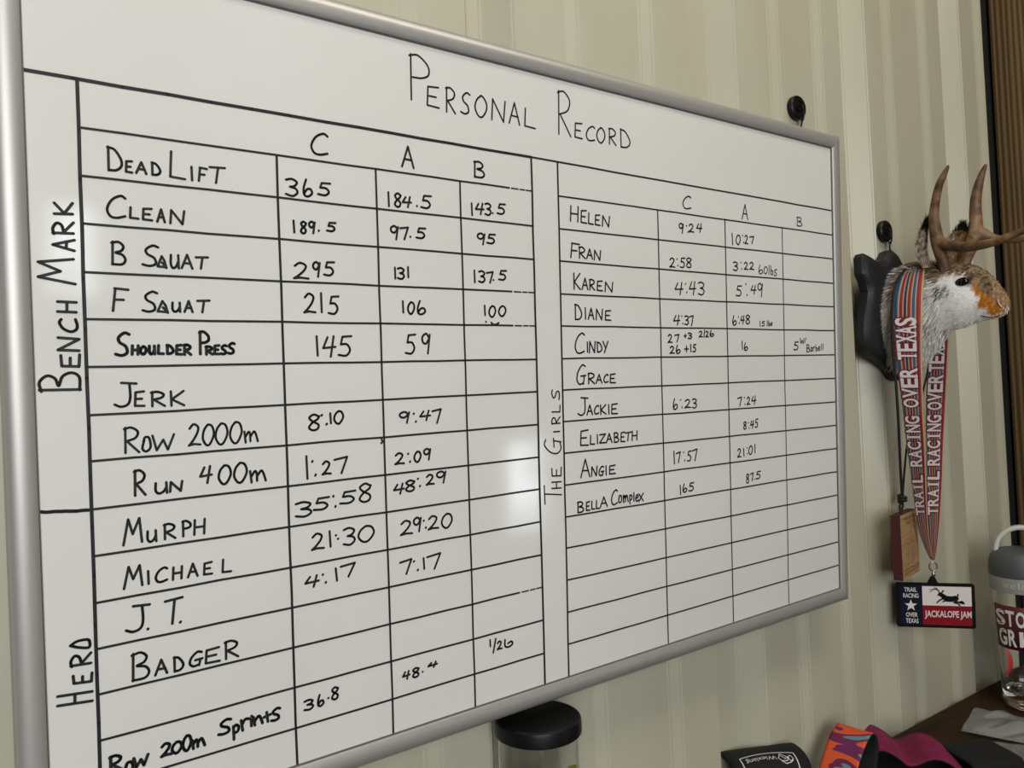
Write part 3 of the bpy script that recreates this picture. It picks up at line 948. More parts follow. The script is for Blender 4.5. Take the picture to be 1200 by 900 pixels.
fur = Fur()
faces = [f for f in head_bm.faces if len(f.verts) == 4]
areas = [f.calc_area() for f in faces]
tot = sum(areas)
NH = 15000
eye_px = (1127.5, 330.5)
for f, ar in zip(faces, areas):
    cnt = ar / tot * NH
    cnt = int(cnt) + (1 if r2.random() < cnt - int(cnt) else 0)
    vs = [v.co for v in f.verts]
    for _ in range(cnt):
        u, v = r2.random(), r2.random()
        p = (vs[0] * (1 - u) + vs[1] * u) * (1 - v) + (vs[3] * (1 - u) + vs[2] * u) * v
        w = p + org
        x, y = side_px(w)
        if ((x - eye_px[0]) / 8.5) ** 2 + ((y - eye_px[1]) / 6.0) ** 2 < 1:
            continue
        # lie of the hair: back from the nose, then down on the neck
        t = (x - 1045) / 138.0
        flow = Vector((0, 1.0, -.15)) if t > .45 else Vector((0, .55, -.75))
        nrm = f.normal
        flow = flow - nrm * flow.dot(nrm)
        if flow.length < 1e-4:
            flow = Vector((0, 0, -1))
        flow.normalize()
        lift = .28 if t > .45 else .42
        d = (flow + nrm * lift + Vector((r2.gauss(0, .16), r2.gauss(0, .16), r2.gauss(0, .16)))).normalized()
        ln = (.0045 + .0045 * max(0, min(1, (.95 - t)))) * r2.uniform(.7, 1.25)
        if t < .45:
            ln = .012 * r2.uniform(.7, 1.3)
        fur.hair(p - nrm * .0006, d, ln, .00085 if t > .45 else .0010, coat(w, r2))
fo = fur.build('fur', mount)
fo['kind'] = 'stuff'


def hit(px, py):
    d = ray(px, py)
    loc, nr, idx, dist = tree.ray_cast(CW - org, d.normalized())
    return loc, nr


M_eye = mat('black_glass_eye', lin(6, 6, 7), 0.06)
loc, nr = hit(*eye_px)
for s in (1, -1):
    bm = bmesh.new()
    bmesh.ops.create_uvsphere(bm, u_segments=24, v_segments=16, radius=1.0)
    for v in bm.verts:
        v.co = Vector((v.co.x * .0055, v.co.y * .0094, v.co.z * .0062))
    bmesh.ops.rotate(bm, verts=bm.verts, cent=(0, 0, 0), matrix=Matrix.Rotation(-.12, 3, 'X'))
    p = loc.copy()
    if s == -1:
        p.x = -p.x
    bmesh.ops.translate(bm, verts=bm.verts, vec=p + Vector((-.0005 * s, 0, 0)))
    obj('eye', bm, M_eye, mount, smooth=80)

# nostril rim and mouth line
M_pale = mat('pale_skin', lin(216, 196, 176), 0.5)
M_dark = mat('dark_mouth_line', lin(60, 44, 34), 0.7)


def surf_line(pts, off=.0006):
    out = []
    for p in pts:
        l_, n_ = hit(*p)
        if l_:
            out.append(l_ + n_ * off)
    return out


q = surf_line([(1168.5, 351), (1170.5, 356), (1174, 359.5)], .0026)
if len(q) > 2:
    obj('nostril', tube_bm(catmull(q, 5), .0008, 8), M_pale, mount, smooth=60)
q = surf_line([(1150, 369), (1158, 370.5), (1166, 370.5), (1172, 368)], .0018)
if len(q) > 2:
    obj('mouth', tube_bm(catmull(q, 5), .0007, 8), M_dark, mount, smooth=60)
M_whisk = mat('whisker', lin(200, 196, 190), 0.5)
bm = bmesh.new()
for (a, b_, c_) in (((1158, 361), (1142, 363), (1124, 360)), ((1160, 363), (1146, 366), (1134, 366))):
    l_, n_ = hit(*a)
    p0 = l_
    p1 = sidept(*b_, -.034) - org
    p2 = sidept(*c_, -.05) - org
    tube_bm(catmull([p0, p1, p2], 6), .00025, 5, bm=bm)
obj('whiskers', bm, M_whisk, mount)


# ears: curved leaves with fur
def ear(spine, widths, thick, face, inner, tipcol, dx):
    """spine: profile points, widths in m, face: direction the hollow looks"""
    P = [sidept(*p, dx) - org for p in spine]
    P = catmull(P, 5)
    wv = [v.x for v in catmull([(w, 0, 0) for w in widths], 5)]
    face = Vector(face).normalized()
    bm = bmesh.new()
    rings = []
    N = 9
    for i, p in enumerate(P):
        t = (P[min(i + 1, len(P) - 1)] - P[max(i - 1, 0)]).normalized()
        side = t.cross(face).normalized()
        fn = side.cross(t).normalized()
        if fn.dot(face) < 0:
            fn = -fn
        row = []
        for layer in (0, 1):
            idx = range(N) if layer == 0 else range(N - 1, -1, -1)
            for k in idx:
                u = k / (N - 1) * 2 - 1
                curl = (u * u) * wv[i] * .75
                row.append(bm.verts.new(p + side * wv[i] * u + fn * (curl + (thick * .5 if layer == 0 else -thick * .5) * (1 - u * u * .8))))
        rings.append(row)
    M_ = 2 * N
    for r0, r1 in zip(rings, rings[1:]):
        for k in range(M_):
            bm.faces.new((r0[k], r0[(k + 1) % M_], r1[(k + 1) % M_], r1[k]))
    bm.faces.new(rings[0][::-1])
    bm.faces.new(rings[-1])
    bmesh.ops.recalc_face_normals(bm, faces=bm.faces)
    L = len(P)
    base, tip = P[0], P[-1]
    axis = (tip - base)

    def ecol(co, fr=False):
        s = (Vector(co) - base).dot(axis) / axis.length_squared + r2.gauss(0, .03)
        if s > .74:
            return lin(20, 18, 17)
        c = base.lerp(tip, max(0, min(1, s)))
        d = Vector(co) - c
        if d.dot(face) > 0 and inner and abs(d.dot(axis.cross(face).normalized())) < widths[1] * .55:
            return inner
        r = r2.random()
        return lin(136, 119, 101) if r < .55 else (lin(184, 172, 156) if r < .8 else lin(82, 70, 58))
    src = bm.copy()
    e = obj('ear', bm, M_hide, mount, smooth=60)
    color_mesh(e.data, ecol)
    fr = Fur()
    fs = list(src.faces)
    ta = sum(f.calc_area() for f in fs)
    for f in fs:
        if len(f.verts) != 4:
            continue
        cnt = f.calc_area() / ta * 1500
        cnt = int(cnt) + (1 if r2.random() < cnt - int(cnt) else 0)
        vs = [v.co for v in f.verts]
        for _ in range(cnt):
            u, v = r2.random(), r2.random()
            p = (vs[0] * (1 - u) + vs[1] * u) * (1 - v) + (vs[3] * (1 - u) + vs[2] * u) * v
            d = (axis.normalized() + f.normal * .35 + Vector((r2.gauss(0, .2), r2.gauss(0, .2), r2.gauss(0, .2)))).normalized()
            fr.hair(p, d, .006 * r2.uniform(.6, 1.3), .0008, ecol(p))
    o = fr.build('ear_fur', e)
    o['kind'] = 'stuff'


ear([(1089, 314), (1084, 300), (1084, 284), (1086, 268), (1088.5, 254)], [.010, .0125, .0125, .009, .002], .004, (-.35, .9, .1), None, None, -.022)
ear([(1116, 312), (1117, 298), (1121, 284), (1126, 271), (1129, 260)], [.010, .0145, .0145, .010, .002], .004, (-.75, -.65, .05), lin(150, 116, 74), None, .022)

# antlers
M_antler = mat('brown_antler', (1, 1, 1, 1), 0.55)
n, l, b = nodes(M_antler)
tc = n.new('ShaderNodeTexCoord'); nz = n.new('ShaderNodeTexNoise'); nz.inputs['Scale'].default_value = 70; nz.inputs['Detail'].default_value = 6
nz2 = n.new('ShaderNodeTexNoise'); nz2.inputs['Scale'].default_value = 14; nz2.inputs['Detail'].default_value = 3
ma = n.new('ShaderNodeMath'); ma.operation = 'MULTIPLY_ADD'; ma.inputs[1].default_value = .5
ma2 = n.new('ShaderNodeMath'); ma2.operation = 'MULTIPLY'; ma2.inputs[1].default_value = .5
cr = n.new('ShaderNodeValToRGB')
cr.color_ramp.elements[0].position = .36; cr.color_ramp.elements[0].color = lin(54, 36, 22)
cr.color_ramp.elements[1].position = .62; cr.color_ramp.elements[1].color = lin(142, 110, 76)
e_ = cr.color_ramp.elements.new(.47); e_.color = lin(96, 68, 43)
l.new(tc.outputs['Object'], nz.inputs['Vector']); l.new(tc.outputs['Object'], nz2.inputs['Vector'])
l.new(nz2.outputs['Fac'], ma2.inputs[0]); l.new(nz.outputs['Fac'], ma.inputs[0]); l.new(ma2.outputs[0], ma.inputs[2])
l.new(ma.outputs[0], cr.inputs[0]); l.new(cr.outputs[0], b.inputs['Base Color'])
bp_ = n.new('ShaderNodeBump'); bp_.inputs['Strength'].default_value = .5; bp_.inputs['Distance'].default_value = .002
l.new(nz.outputs['Fac'], bp_.inputs['Height']); l.new(bp_.outputs[0], b.inputs['Normal'])


def antler(parts):
    big = bmesh.new()
    for pts in parts:
        P = [sidept(x_, y_, dx) - org for x_, y_, w_, dx in pts]
        Rr = [w_ * .5 * depth(sidept(x_, y_, dx)) / F for x_, y_, w_, dx in pts]
        Q = catmull([p for p in P], 6)
        Rq = [max(.0004, v.x) for v in catmull([(r_, 0, 0) for r_ in Rr], 6)]
        tube_bm(Q, Rq, 16, bm=big)
    o = obj('antler', big, M_antler, mount)
    rm = o.modifiers.new('fuse', 'REMESH')
    rm.mode = 'VOXEL'
    rm.voxel_size = .0011
    rm.use_smooth_shade = True
    sm = o.modifiers.new('soften', 'SMOOTH')
    sm.factor = .5
    sm.iterations = 4
    dg = bpy.context.evaluated_depsgraph_get()
    me = bpy.data.meshes.new_from_object(o.evaluated_get(dg))
    o.modifiers.clear()
    o.data = me
    for p in me.polygons:
        p.use_smooth = True


antler([[(1109, 318, 13, -.018), (1105, 306, 13, -.020), (1102, 296, 14, -.023), (1099, 284, 15, -.027), (1096.5, 271, 13.5, -.031), (1094.5, 254, 11.5, -.036), (1096, 238, 10, -.040), (1100, 219, 9, -.044), (1106, 205, 7, -.047), (1110.5, 196, 4, -.048), (1111.5, 193, 2, -.048)],
        [(1100, 283, 14, -.027), (1106, 285, 13.5, -.029), (1114, 288, 13, -.032), (1130, 289.5, 12.5, -.038), (1148, 287.5, 11, -.044), (1165, 283.5, 10, -.047), (1183, 277, 9, -.048), (1200, 269.5, 8, -.046), (1216, 261, 6, -.042), (1228, 252, 3, -.036)]])
antler([[(1126, 318, 14, .016), (1130, 308, 14, .018), (1134, 297, 14.5, .021), (1140, 283, 17, .025), (1143, 270, 16, .029), (1143.5, 258, 14, .033), (1143, 247, 13, .036), (1143.5, 234, 12, .040), (1146, 220, 10.5, .044), (1150, 206, 8, .047), (1154, 196, 5, .048), (1155.5, 192, 2.5, .048)],
        [(1140, 281, 18, .025), (1149, 275, 17, .029), (1158, 277, 12, .033), (1168, 279.5, 9, .037), (1185, 281.5, 7.5, .041), (1200, 279, 8, .042), (1216, 272, 6, .040), (1228, 264, 3, .036)]])

# ------------------------------------------------------------------ race medal on its striped ribbon
M_rib = mat('striped_ribbon', (1, 1, 1, 1), 0.6)
n, l, b = nodes(M_rib)
uvn = n.new('ShaderNodeUVMap'); sp_ = n.new('ShaderNodeSeparateXYZ')
cr = n.new('ShaderNodeValToRGB'); cr.color_ramp.interpolation = 'CONSTANT'
TAN, RED, BLU, NAV = lin(176, 154, 116), lin(138, 30, 38), lin(42, 88, 128), lin(34, 40, 84)
stops = [(0, TAN), (.055, BLU), (.17, TAN), (.22, RED), (.33, TAN), (.37, NAV), (.46, TAN), (.50, RED), (.60, TAN), (.645, BLU), (.745, TAN), (.79, RED), (.945, TAN)]
els = cr.color_ramp.elements
els[0].position, els[0].color = stops[0]
els[1].position, els[1].color = stops[1]
for p_, c_ in stops[2:]:
    e_ = els.new(p_)
    e_.color = c_
l.new(uvn.outputs[0], sp_.inputs[0]); l.new(sp_.outputs[0], cr.inputs[0]); l.new(cr.outputs[0], b.inputs['Base Color'])
M_lett = mat('white_lettering', lin(222, 214, 214), 0.6)
M_lettred = mat('dark_red_outline', lin(110, 22, 36), 0.6)

medal = empty('race_medal', sidept(1093, 668))
tag(medal, 'striped race ribbon and rectangular enamel medal hanging from the rabbit neck', 'medal')
mo = Vector(medal.location)


class Strip:
    """a ribbon surface between two measured edges"""
    def __init__(self, rows):
        self.y = [(r[1] + r[3]) / 2 for r in rows]
        self.L = [on(r[0], r[1], 0, XC + r[4]) for r in rows]
        self.R = [on(r[2], r[3], 0, XC + r[5]) for r in rows]
        n_ = 6
        ys = [v.x for v in catmull([(y, 0, 0) for y in self.y], n_)]
        self.y, self.L, self.R = ys, catmull(self.L, n_), catmull(self.R, n_)

    def at(self, u, y, off=0.0):
        i = 0
        while i < len(self.y) - 2 and self.y[i + 1] < y:
            i += 1
        t = (y - self.y[i]) / (self.y[i + 1] - self.y[i])
        a = self.L[i].lerp(self.L[i + 1], t)
        b_ = self.R[i].lerp(self.R[i + 1], t)
        nrm = (self.R[i] - self.L[i]).cross(self.L[i + 1] - self.L[i])
        if nrm.length > 0:
            nrm.normalize()
        if nrm.dot(CW - a) < 0:
            nrm = -nrm
        return a.lerp(b_, u) + nrm * off

    def build(self, name, parent, o0):
        bm = bmesh.new()
        uvl = bm.loops.layers.uv.new('UVMap')
        U = [0, .17, .33, .5, .67, .83, 1]
        rows = []
        for y in self.y:
            rows.append([(bm.verts.new(self.at(u, y) - o0), u, y) for u in U])
        for r0, r1 in zip(rows, rows[1:]):
            for k in range(len(U) - 1):
                q = (r0[k], r0[k + 1], r1[k + 1], r1[k])
                f = bm.faces.new([v[0] for v in q])
                for lp, v in zip(f.loops, q):
                    lp[uvl].uv = (v[1], v[2] / 100.0)
        o = obj(name, bm, M_rib, parent, smooth=60)
        s = o.modifiers.new('cloth_thickness', 'SOLIDIFY')
        s.thickness = .0009
        s.offset = 0
        return o

    def letter(self, bmw, bmr, words, u0, u1):
        for wd, yb, yt in words:
            n_ = len(wd)
            for i, ch in enumerate(wd):
                ya = yb + (yt - yb) * (i + .08) / n_
                ye = yb + (yt - yb) * (i + .92) / n_
                # letters stand sideways: across the ribbon is their height, up the ribbon their reading direction
                fw = lambda u, v, ya=ya, ye=ye: self.at(u1 - v * (u1 - u0), ya + (ye - ya) * u, .0013) - mo
                fr_ = lambda u, v, ya=ya, ye=ye: self.at(u1 - v * (u1 - u0), ya + (ye - ya) * u, .0009) - mo
                if ch == 'I':
                    fw0, fr0 = fw, fr_
                    text_on(bmw, ch, lambda u, v: fw0(.36 + u * .28, v), .0)
                    text_on(bmr, ch, lambda u, v: fr0(.24 + u * .52, v * 1.1 - .05), .0)
                else:
                    text_on(bmw, ch, fw, .025)
                    text_on(bmr, ch, fr_, .10)
                if ch in 'TILERAX':           # slab serifs
                    feet = {'T': [(.5, 0)], 'I': [(.5, 0), (.5, 1)], 'L': [(.12, 1)], 'E': [], 'R': [(.12, 0)], 'A': [(.08, 0), (.92, 0)], 'X': [(.1, 0), (.9, 0), (.1, 1), (.9, 1)]}[ch]
                    for cx_, cy_ in feet:
                        y0_, y1_ = cy_ - (.0 if cy_ == 0 else .07), cy_ + (.07 if cy_ == 0 else 0)
                        x0_, x1_ = cx_ - .22, cx_ + .22
                        if ch == 'I':
                            x0_, x1_ = .15, .85
                        bmw.faces.new([bmw.verts.new(fw(a_, b2)) for a_, b2 in ((x0_, y0_), (x1_, y0_), (x1_, y1_), (x0_, y1_))])


left_rows = [(1067, 309, 1085, 307, .004, .004), (1060, 315, 1084, 311, -.020, -.016), (1052, 328, 1083, 323, -.044, -.036), (1047, 348, 1081.5, 344, -.060, -.050), (1046, 368, 1081, 366, -.0655, -.056), (1047.5, 392, 1080.5, 391, -.067, -.058),
             (1050, 418, 1080.5, 418, -.066, -.058), (1053, 442, 1081, 442, -.064, -.057), (1058, 480, 1082, 480, -.056, -.052), (1062, 519, 1084, 519, -.047, -.045), (1067, 552, 1085, 552, -.038, -.037), (1071.5, 588, 1086, 588, -.027, -.027), (1076, 618, 1087.5, 618, -.017, -.016), (1083, 640, 1090, 640, -.008, -.008), (1090, 655, 1093.5, 655, -.0025, -.0025)]
right_rows = [(1095, 372, 1114, 372, .030, .034), (1091, 395, 1112.5, 395, .032, .036), (1088, 418, 1111.5, 418, .031, .035), (1086.5, 442, 1110.5, 442, .030, .033), (1085, 484, 1108.5, 484, .026, .029), (1085.5, 530, 1106, 530, .020, .023), (1086, 560, 1105, 560, .016, .019), (1086.5, 596, 1103, 596, .012, .013), (1088, 620, 1101, 620, .007, .008), (1090, 640, 1098.5, 640, .003, .003), (1091.5, 656, 1095.5, 656, .0005, .0005)]
for nme, rows in (('left', left_rows), ('right', right_rows)):
    st = Strip(rows)
    rb = st.build('ribbon', medal, mo)
    bw, br_ = bmesh.new(), bmesh.new()
    words = [('TEXAS', 422, 372), ('OVER', 478, 431), ('RACING', 547, 487), ('TRAIL', 604, 556)]
    if nme == 'right':
        words = [('TEXAS', 436, 388), ('OVER', 481, 439), ('RACING', 546, 486), ('TRAIL', 604, 552)]
    st.letter(bw, br_, words, .10, .79)
    obj('lettering_outline', br_, M_lettred, rb, recalc=False)
    o = obj('lettering', bw, M_lett, rb, recalc=False)
    o['label'] = 'white lettering TRAIL RACING OVER TEXAS'

M_steel = mat('nickel_steel', lin(150, 148, 142), 0.25, 1.0)
rc = sidept(1093.5, 664) - mo
rv = Vector((.69, -.72, 0)).normalized()
pts = [rc + rv * .0052 * math.cos(a) + Vector((0, 0, .0066 * math.sin(a))) for a in [i * math.pi / 10 for i in range(21)]]
obj('split_ring', tube_bm(pts, .0011, 8, cap=False), M_steel, medal, smooth=60)
rc2 = sidept(1093.8, 674) - mo
obj('swivel_clip', tube_bm([rc2 + Vector((0, 0, .006)), rc2 + Vector((0, 0, .002)), rc2, rc2 + Vector((0, 0, -.004))], [.0012, .0024, .0024, .0014], 10), M_steel, medal, smooth=50)

# the plate faces the camera side; local axes: ex across, ez up, en out of its face
MP = sidept(1096, 709.3)
ex = Vector((.69, -.72, -.018)).normalized()
en = ex.cross(Vector((0, 0, 1))).normalized()      # points to the viewer's side
if en.dot(CW - MP) < 0:
    en = -en
ezv = en.cross(ex).normalized()
if ezv.z < 0:
    ezv = -ezv
sc_m = depth(MP) / F
MW, MH = 85.2 * sc_m, 51.8 * sc_m


def mpt(u, v, d=0.0):
    """u, v in 0..1 over the plate"""
    return MP - mo + ex * ((u - .5) * MW) + ezv * ((v - .5) * MH) + en * d


def rrect(u0, u1, v0, v1, r, n_=6):
    out = []
    ru, rv_ = r / MW, r / MH
    for cu, cv, a0 in ((u1 - ru, v1 - rv_, 0), (u0 + ru, v1 - rv_, 90), (u0 + ru, v0 + rv_, 180), (u1 - ru, v0 + rv_, 270)):
        for k in range(n_ + 1):
            a = math.radians(a0 + 90 * k / n_)
            out.append((cu + ru * math.cos(a), cv + rv_ * math.sin(a)))
    return out


def slab(outline, d0, d1, fn):
    bm = bmesh.new()
    a = [bm.verts.new(fn(u, v, d0)) for u, v in outline]
    b2 = [bm.verts.new(fn(u, v, d1)) for u, v in outline]
    k = len(outline)
    for i in range(k):
        bm.faces.new((a[i], a[(i + 1) % k], b2[(i + 1) % k], b2[i]))
    bm.faces.new(a[::-1])
    bm.faces.new(b2)
    bmesh.ops.triangulate(bm, faces=[f for f in bm.faces if len(f.verts) > 4])
    return bm


M_mblack = mat('black_enamel', lin(10, 10, 13), 0.65, 0, .12)
M_mnavy = mat('navy_enamel', lin(15, 19, 42), 0.65, 0, .12)
M_mwhite = mat('white_enamel', lin(214, 208, 202), 0.4)
M_mred = mat('red_enamel', lin(128, 18, 32), 0.65, 0, .12)
plate = obj('medal_plate', slab(rrect(0, 1, 0, 1, .0035), -.002, .0012, mpt), M_mblack, medal, smooth=40)
tabpts = [(.405, .985), (.435, 1.06), (.452, 1.13), (.47, 1.16), (.49, 1.16), (.508, 1.13), (.525, 1.06), (.555, .985)]
obj('hanging_tab', slab(tabpts, -.0018, .001, mpt), M_mblack, medal, smooth=40)
ui0, us, ui1, v0, vs_, v1 = .045, .335, .955, .065, .50, .93
obj('navy_field', slab([(ui0, v0), (us, v0), (us, v1), (ui0, v1)], .0012, .0016, mpt), M_mnavy, plate)
obj('white_field', slab([(us, vs_), (ui1, vs_), (ui1, v1), (us, v1)], .0012, .0016, mpt), M_mwhite, plate)
obj('red_field', slab([(us, v0), (ui1, v0), (ui1, vs_), (us, vs_)], .0012, .0016, mpt), M_mred, plate)
bm = bmesh.new()


def line_text(bm, s, u0, u1, va, vb, fn, d, off=.0):
    n_ = len(s)
    text_on(bm, s, lambda u, v: fn(u0 + u * (u1 - u0), va + v * (vb - va), d), off)


line_text(bm, 'TRAIL', .105, .265, .80, .895, mpt, .0019, .015)
line_text(bm, 'RACING', .09, .285, .665, .76, mpt, .0019, .015)
line_text(bm, 'OVER', .12, .265, .235, .33, mpt, .0019, .015)
line_text(bm, 'TEXAS', .115, .275, .095, .195, mpt, .0019, .015)
line_text(bm, 'JACKALOPE JAM', .36, .945, .20, .385, mpt, .0019, .02)
star = []
for k in range(10):
    a = math.radians(90 + 36 * k)
    r_ = (.0088 if k % 2 == 0 else .0036)
    star.append((.185 + r_ * math.cos(a) / MW * 1.0, .49 + r_ * math.sin(a) / MH))
sv = [bm.verts.new(mpt(u, v, .0019)) for u, v in star]
cvx = bm.verts.new(mpt(.185, .49, .0019))
for k in range(10):
    bm.faces.new((cvx, sv[k], sv[(k + 1) % 10]))
obj('medal_lettering', bm, M_mwhite, plate, recalc=False)['label'] = 'white star and lettering'


# leaping horned hare emblem
def zm(x_, y_):
    """emblem points measured in a magnified view of the plate"""
    u = (x_ - 118) / (541 - 118.0)
    yt = 512 + (x_ - 118) * (528 - 512) / 423.0
    yb = 757 + (x_ - 118) * (788 - 757) / 423.0
    return (u, 1 - (y_ - yt) / (yb - yt))


bm = bmesh.new()


def poly(pts, d=.0019):
    vs2 = [bm.verts.new(mpt(*zm(*p), d)) for p in pts]
    f = bm.faces.new(vs2)
    bmesh.ops.triangulate(bm, faces=[f])


body = [(345, 578), (352, 570), (362, 572), (374, 585), (390, 592), (415, 596), (438, 592), (450, 600), (455, 612), (446, 622), (430, 624), (408, 628), (385, 625), (372, 614), (360, 600), (350, 590)]
poly(body)
for pts in ([(352, 574), (343, 582), (340, 590), (350, 592), (358, 584)],
            [(362, 572), (368, 560), (380, 560), (374, 568), (366, 576)],
            [(372, 612), (352, 620), (338, 634), (333, 634), (336, 626), (350, 612), (370, 604)],
            [(388, 622), (372, 628), (362, 626), (374, 618)],
            [(432, 618), (452, 626), (472, 622), (482, 632), (486, 642), (478, 644), (470, 632), (452, 636), (430, 628)],
            [(420, 624), (440, 632), (456, 640), (464, 652), (456, 652), (446, 642), (424, 634)],
            [(444, 596), (447, 582), (455, 584), (452, 600)]):
    poly(pts, .00195)
for ln in ([(352, 572), (340, 556), (322, 540)], [(340, 557), (318, 552), (298, 556)], [(330, 549), (312, 562), (298, 570)], [(352, 570), (346, 556), (334, 545)]):
    P = [mpt(*zm(*p), .002) for p in ln]
    for a, b2 in zip(P, P[1:]):
        t = (b2 - a).normalized()
        s_ = en.cross(t).normalized() * .00042
        bm.faces.new([bm.verts.new(v) for v in (a + s_, b2 + s_, b2 - s_, a - s_)])
obj('leaping_hare_emblem', bm, M_mblack, plate, recalc=False)

# ------------------------------------------------------------------ wooden medal on a black cord
M_wood = noise_mix(mat('tan_plywood', (1, 1, 1, 1), 0.6), lin(150, 116, 78), lin(174, 138, 96), (1, 1, 8), 22, 3)
M_wedge = mat('burnt_wood_edge', lin(70, 24, 22), 0.6)
M_engr = mat('engraved_brown', lin(96, 62, 40), 0.7)
BC = on(1061, 637, 1, .010)
wd = empty('wooden_medal', BC)
tag(wd, 'square wooden medal on a black cord hanging beside the striped ribbon', 'medal')
wexs = Vector((math.cos(.21), math.sin(.21), 0))
wen = Vector((math.sin(.21), -math.cos(.21), 0))
HWb, HHb, HTb = .041, .046, .0065


def wpt(u, v, d=0.0):
    return wexs * ((u - .5) * 2 * HWb) + Vector((0, 0, (v - .5) * 2 * HHb)) + wen * d


bm = bmesh.new()
outs = [(0, 0), (1, 0), (1, 1), (0, 1)]
a = [bm.verts.new(wpt(u, v, -HTb)) for u, v in outs]
b2 = [bm.verts.new(wpt(u, v, HTb)) for u, v in outs]
bm.faces.new(a[::-1])
bm.faces.new(b2)
for i in range(4):
    f = bm.faces.new((a[i], a[(i + 1) % 4], b2[(i + 1) % 4], b2[i]))
    f.material_index = 1
wb = obj('wood_block', bm, [M_wood, M_wedge], wd)
bm = bmesh.new()
d_ = HTb + .0004
for (s_, u0, u1, va, vb) in (('TRAIL RACING', .2, .9, .90, .945), ('OVER TEXAS', .28, .82, .83, .875), ('JACKALOPE JAM', .1, .9, .055, .10)):
    line_text(bm, s_, u0, u1, va, vb, wpt, d_)


def eng(pts, w_=.0009):
    P = catmull([wpt(u, v, d_) for u, v in pts], 4)
    for p, q in zip(P, P[1:]):
        t = (q - p).normalized()
        s2 = wen.cross(t).normalized() * w_ * .5
        bm.faces.new([bm.verts.new(v) for v in (p + s2, q + s2, q - s2, p - s2)])


for pts in ([(.55, .72), (.66, .78), (.78, .72), (.8, .6), (.7, .52), (.58, .56), (.55, .72)], [(.6, .74), (.52, .84), (.58, .8)], [(.7, .52), (.6, .4), (.62, .26), (.5, .2)],
            [(.58, .56), (.42, .5), (.32, .38), (.34, .24), (.26, .2)], [(.42, .5), (.3, .54), (.26, .46)], [(.1, .14), (.4, .15), (.7, .135), (.92, .15)]):
    eng(pts)
obj('engraving', bm, M_engr, wb, recalc=False)
M_cord = mat('black_cord', lin(10, 10, 11), 0.7)
top = wpt(.3, 1.0, 0)
kx = sidept(1057, 584, -.02) - BC
cpts = [sidept(1073, 309.5, .0) - BC, sidept(1059, 318, -.030) - BC, sidept(1049, 336, -.056) - BC, sidept(1045.5, 366, -.0685) - BC, sidept(1046.5, 410, -.070) - BC, sidept(1050, 450, -.066) - BC, sidept(1053, 500, -.055) - BC, sidept(1055, 545, -.040) - BC, sidept(1057, 578, -.026) - BC]
obj('cord', tube_bm(catmull(cpts, 6), .0019, 8), M_cord, wd, smooth=60)
cp2 = [sidept(1076, 309, .004) - BC, sidept(1088, 315, .030) - BC, sidept(1094, 340, .050) - BC, sidept(1096, 380, .048) - BC, sidept(1090, 420, .036) - BC, sidept(1080, 465, .014) - BC, sidept(1064.5, 515, -.006) - BC, sidept(1060.5, 545, -.013) - BC, sidept(1058, 578, -.022) - BC]
obj('cord', tube_bm(catmull(cp2, 6), .0015, 8), M_cord, wd, smooth=60)
kc = sidept(1057.5, 586, -.023) - BC
kn = []
for i in range(40):
    a_ = i / 39 * math.pi * 5
    kn.append(kc + Vector((math.cos(a_) * .0045, math.sin(a_) * .0045, .007 - .010 * i / 39)))
obj('knot', tube_bm(kn, .0026, 8), M_cord, wd, smooth=60)
lp = [kc + Vector((0, 0, -.003)), kc.lerp(top, .6) + Vector((-.004, 0, .003)), top + Vector((-.002, -.002, -.003)), top + Vector((.003, .002, -.004)), kc.lerp(top, .6) + Vector((.005, 0, .003)), kc + Vector((0, 0, -.002))]
obj('cord_loop', tube_bm(catmull(lp, 6), .0016, 8), M_cord, wd, smooth=60)

# ------------------------------------------------------------------ clear jar with black lid under the board
ZJ = 1.1065
jc = on(630, 838.5, 2, ZJ)
RJ = .0412
M_clear = mat('clear_plastic', (1, 1, 1, 1), 0.03, 0, .5, Transmission_Weight=1.0, IOR=1.45)
jar = empty('canister', (jc.x, jc.y, ZT))
tag(jar, 'tall clear canister with a round black lid under the whiteboard', 'canister')
hj = ZJ - ZT
rj = RJ - .0022
body = [(0, .0005), (rj - .003, .0005), (rj, .004), (rj, hj - .010), (rj - .0016, hj - .010), (rj - .0016, .006), (rj - .005, .0035), (0, .0035)]
obj('clear_body', lathe_bm(body, 64), M_clear, jar, smooth=40)
lid = [(0, hj), (RJ - .0026, hj), (RJ - .0008, hj - .0012), (RJ, hj - .004), (RJ, hj - .0135), (RJ - .0006, hj - .0145), (rj + .0003, hj - .0145), (rj + .0003, hj - .0095), (0, hj - .0095)]
obj('lid', lathe_bm(lid, 64), M_black, jar, smooth=30)
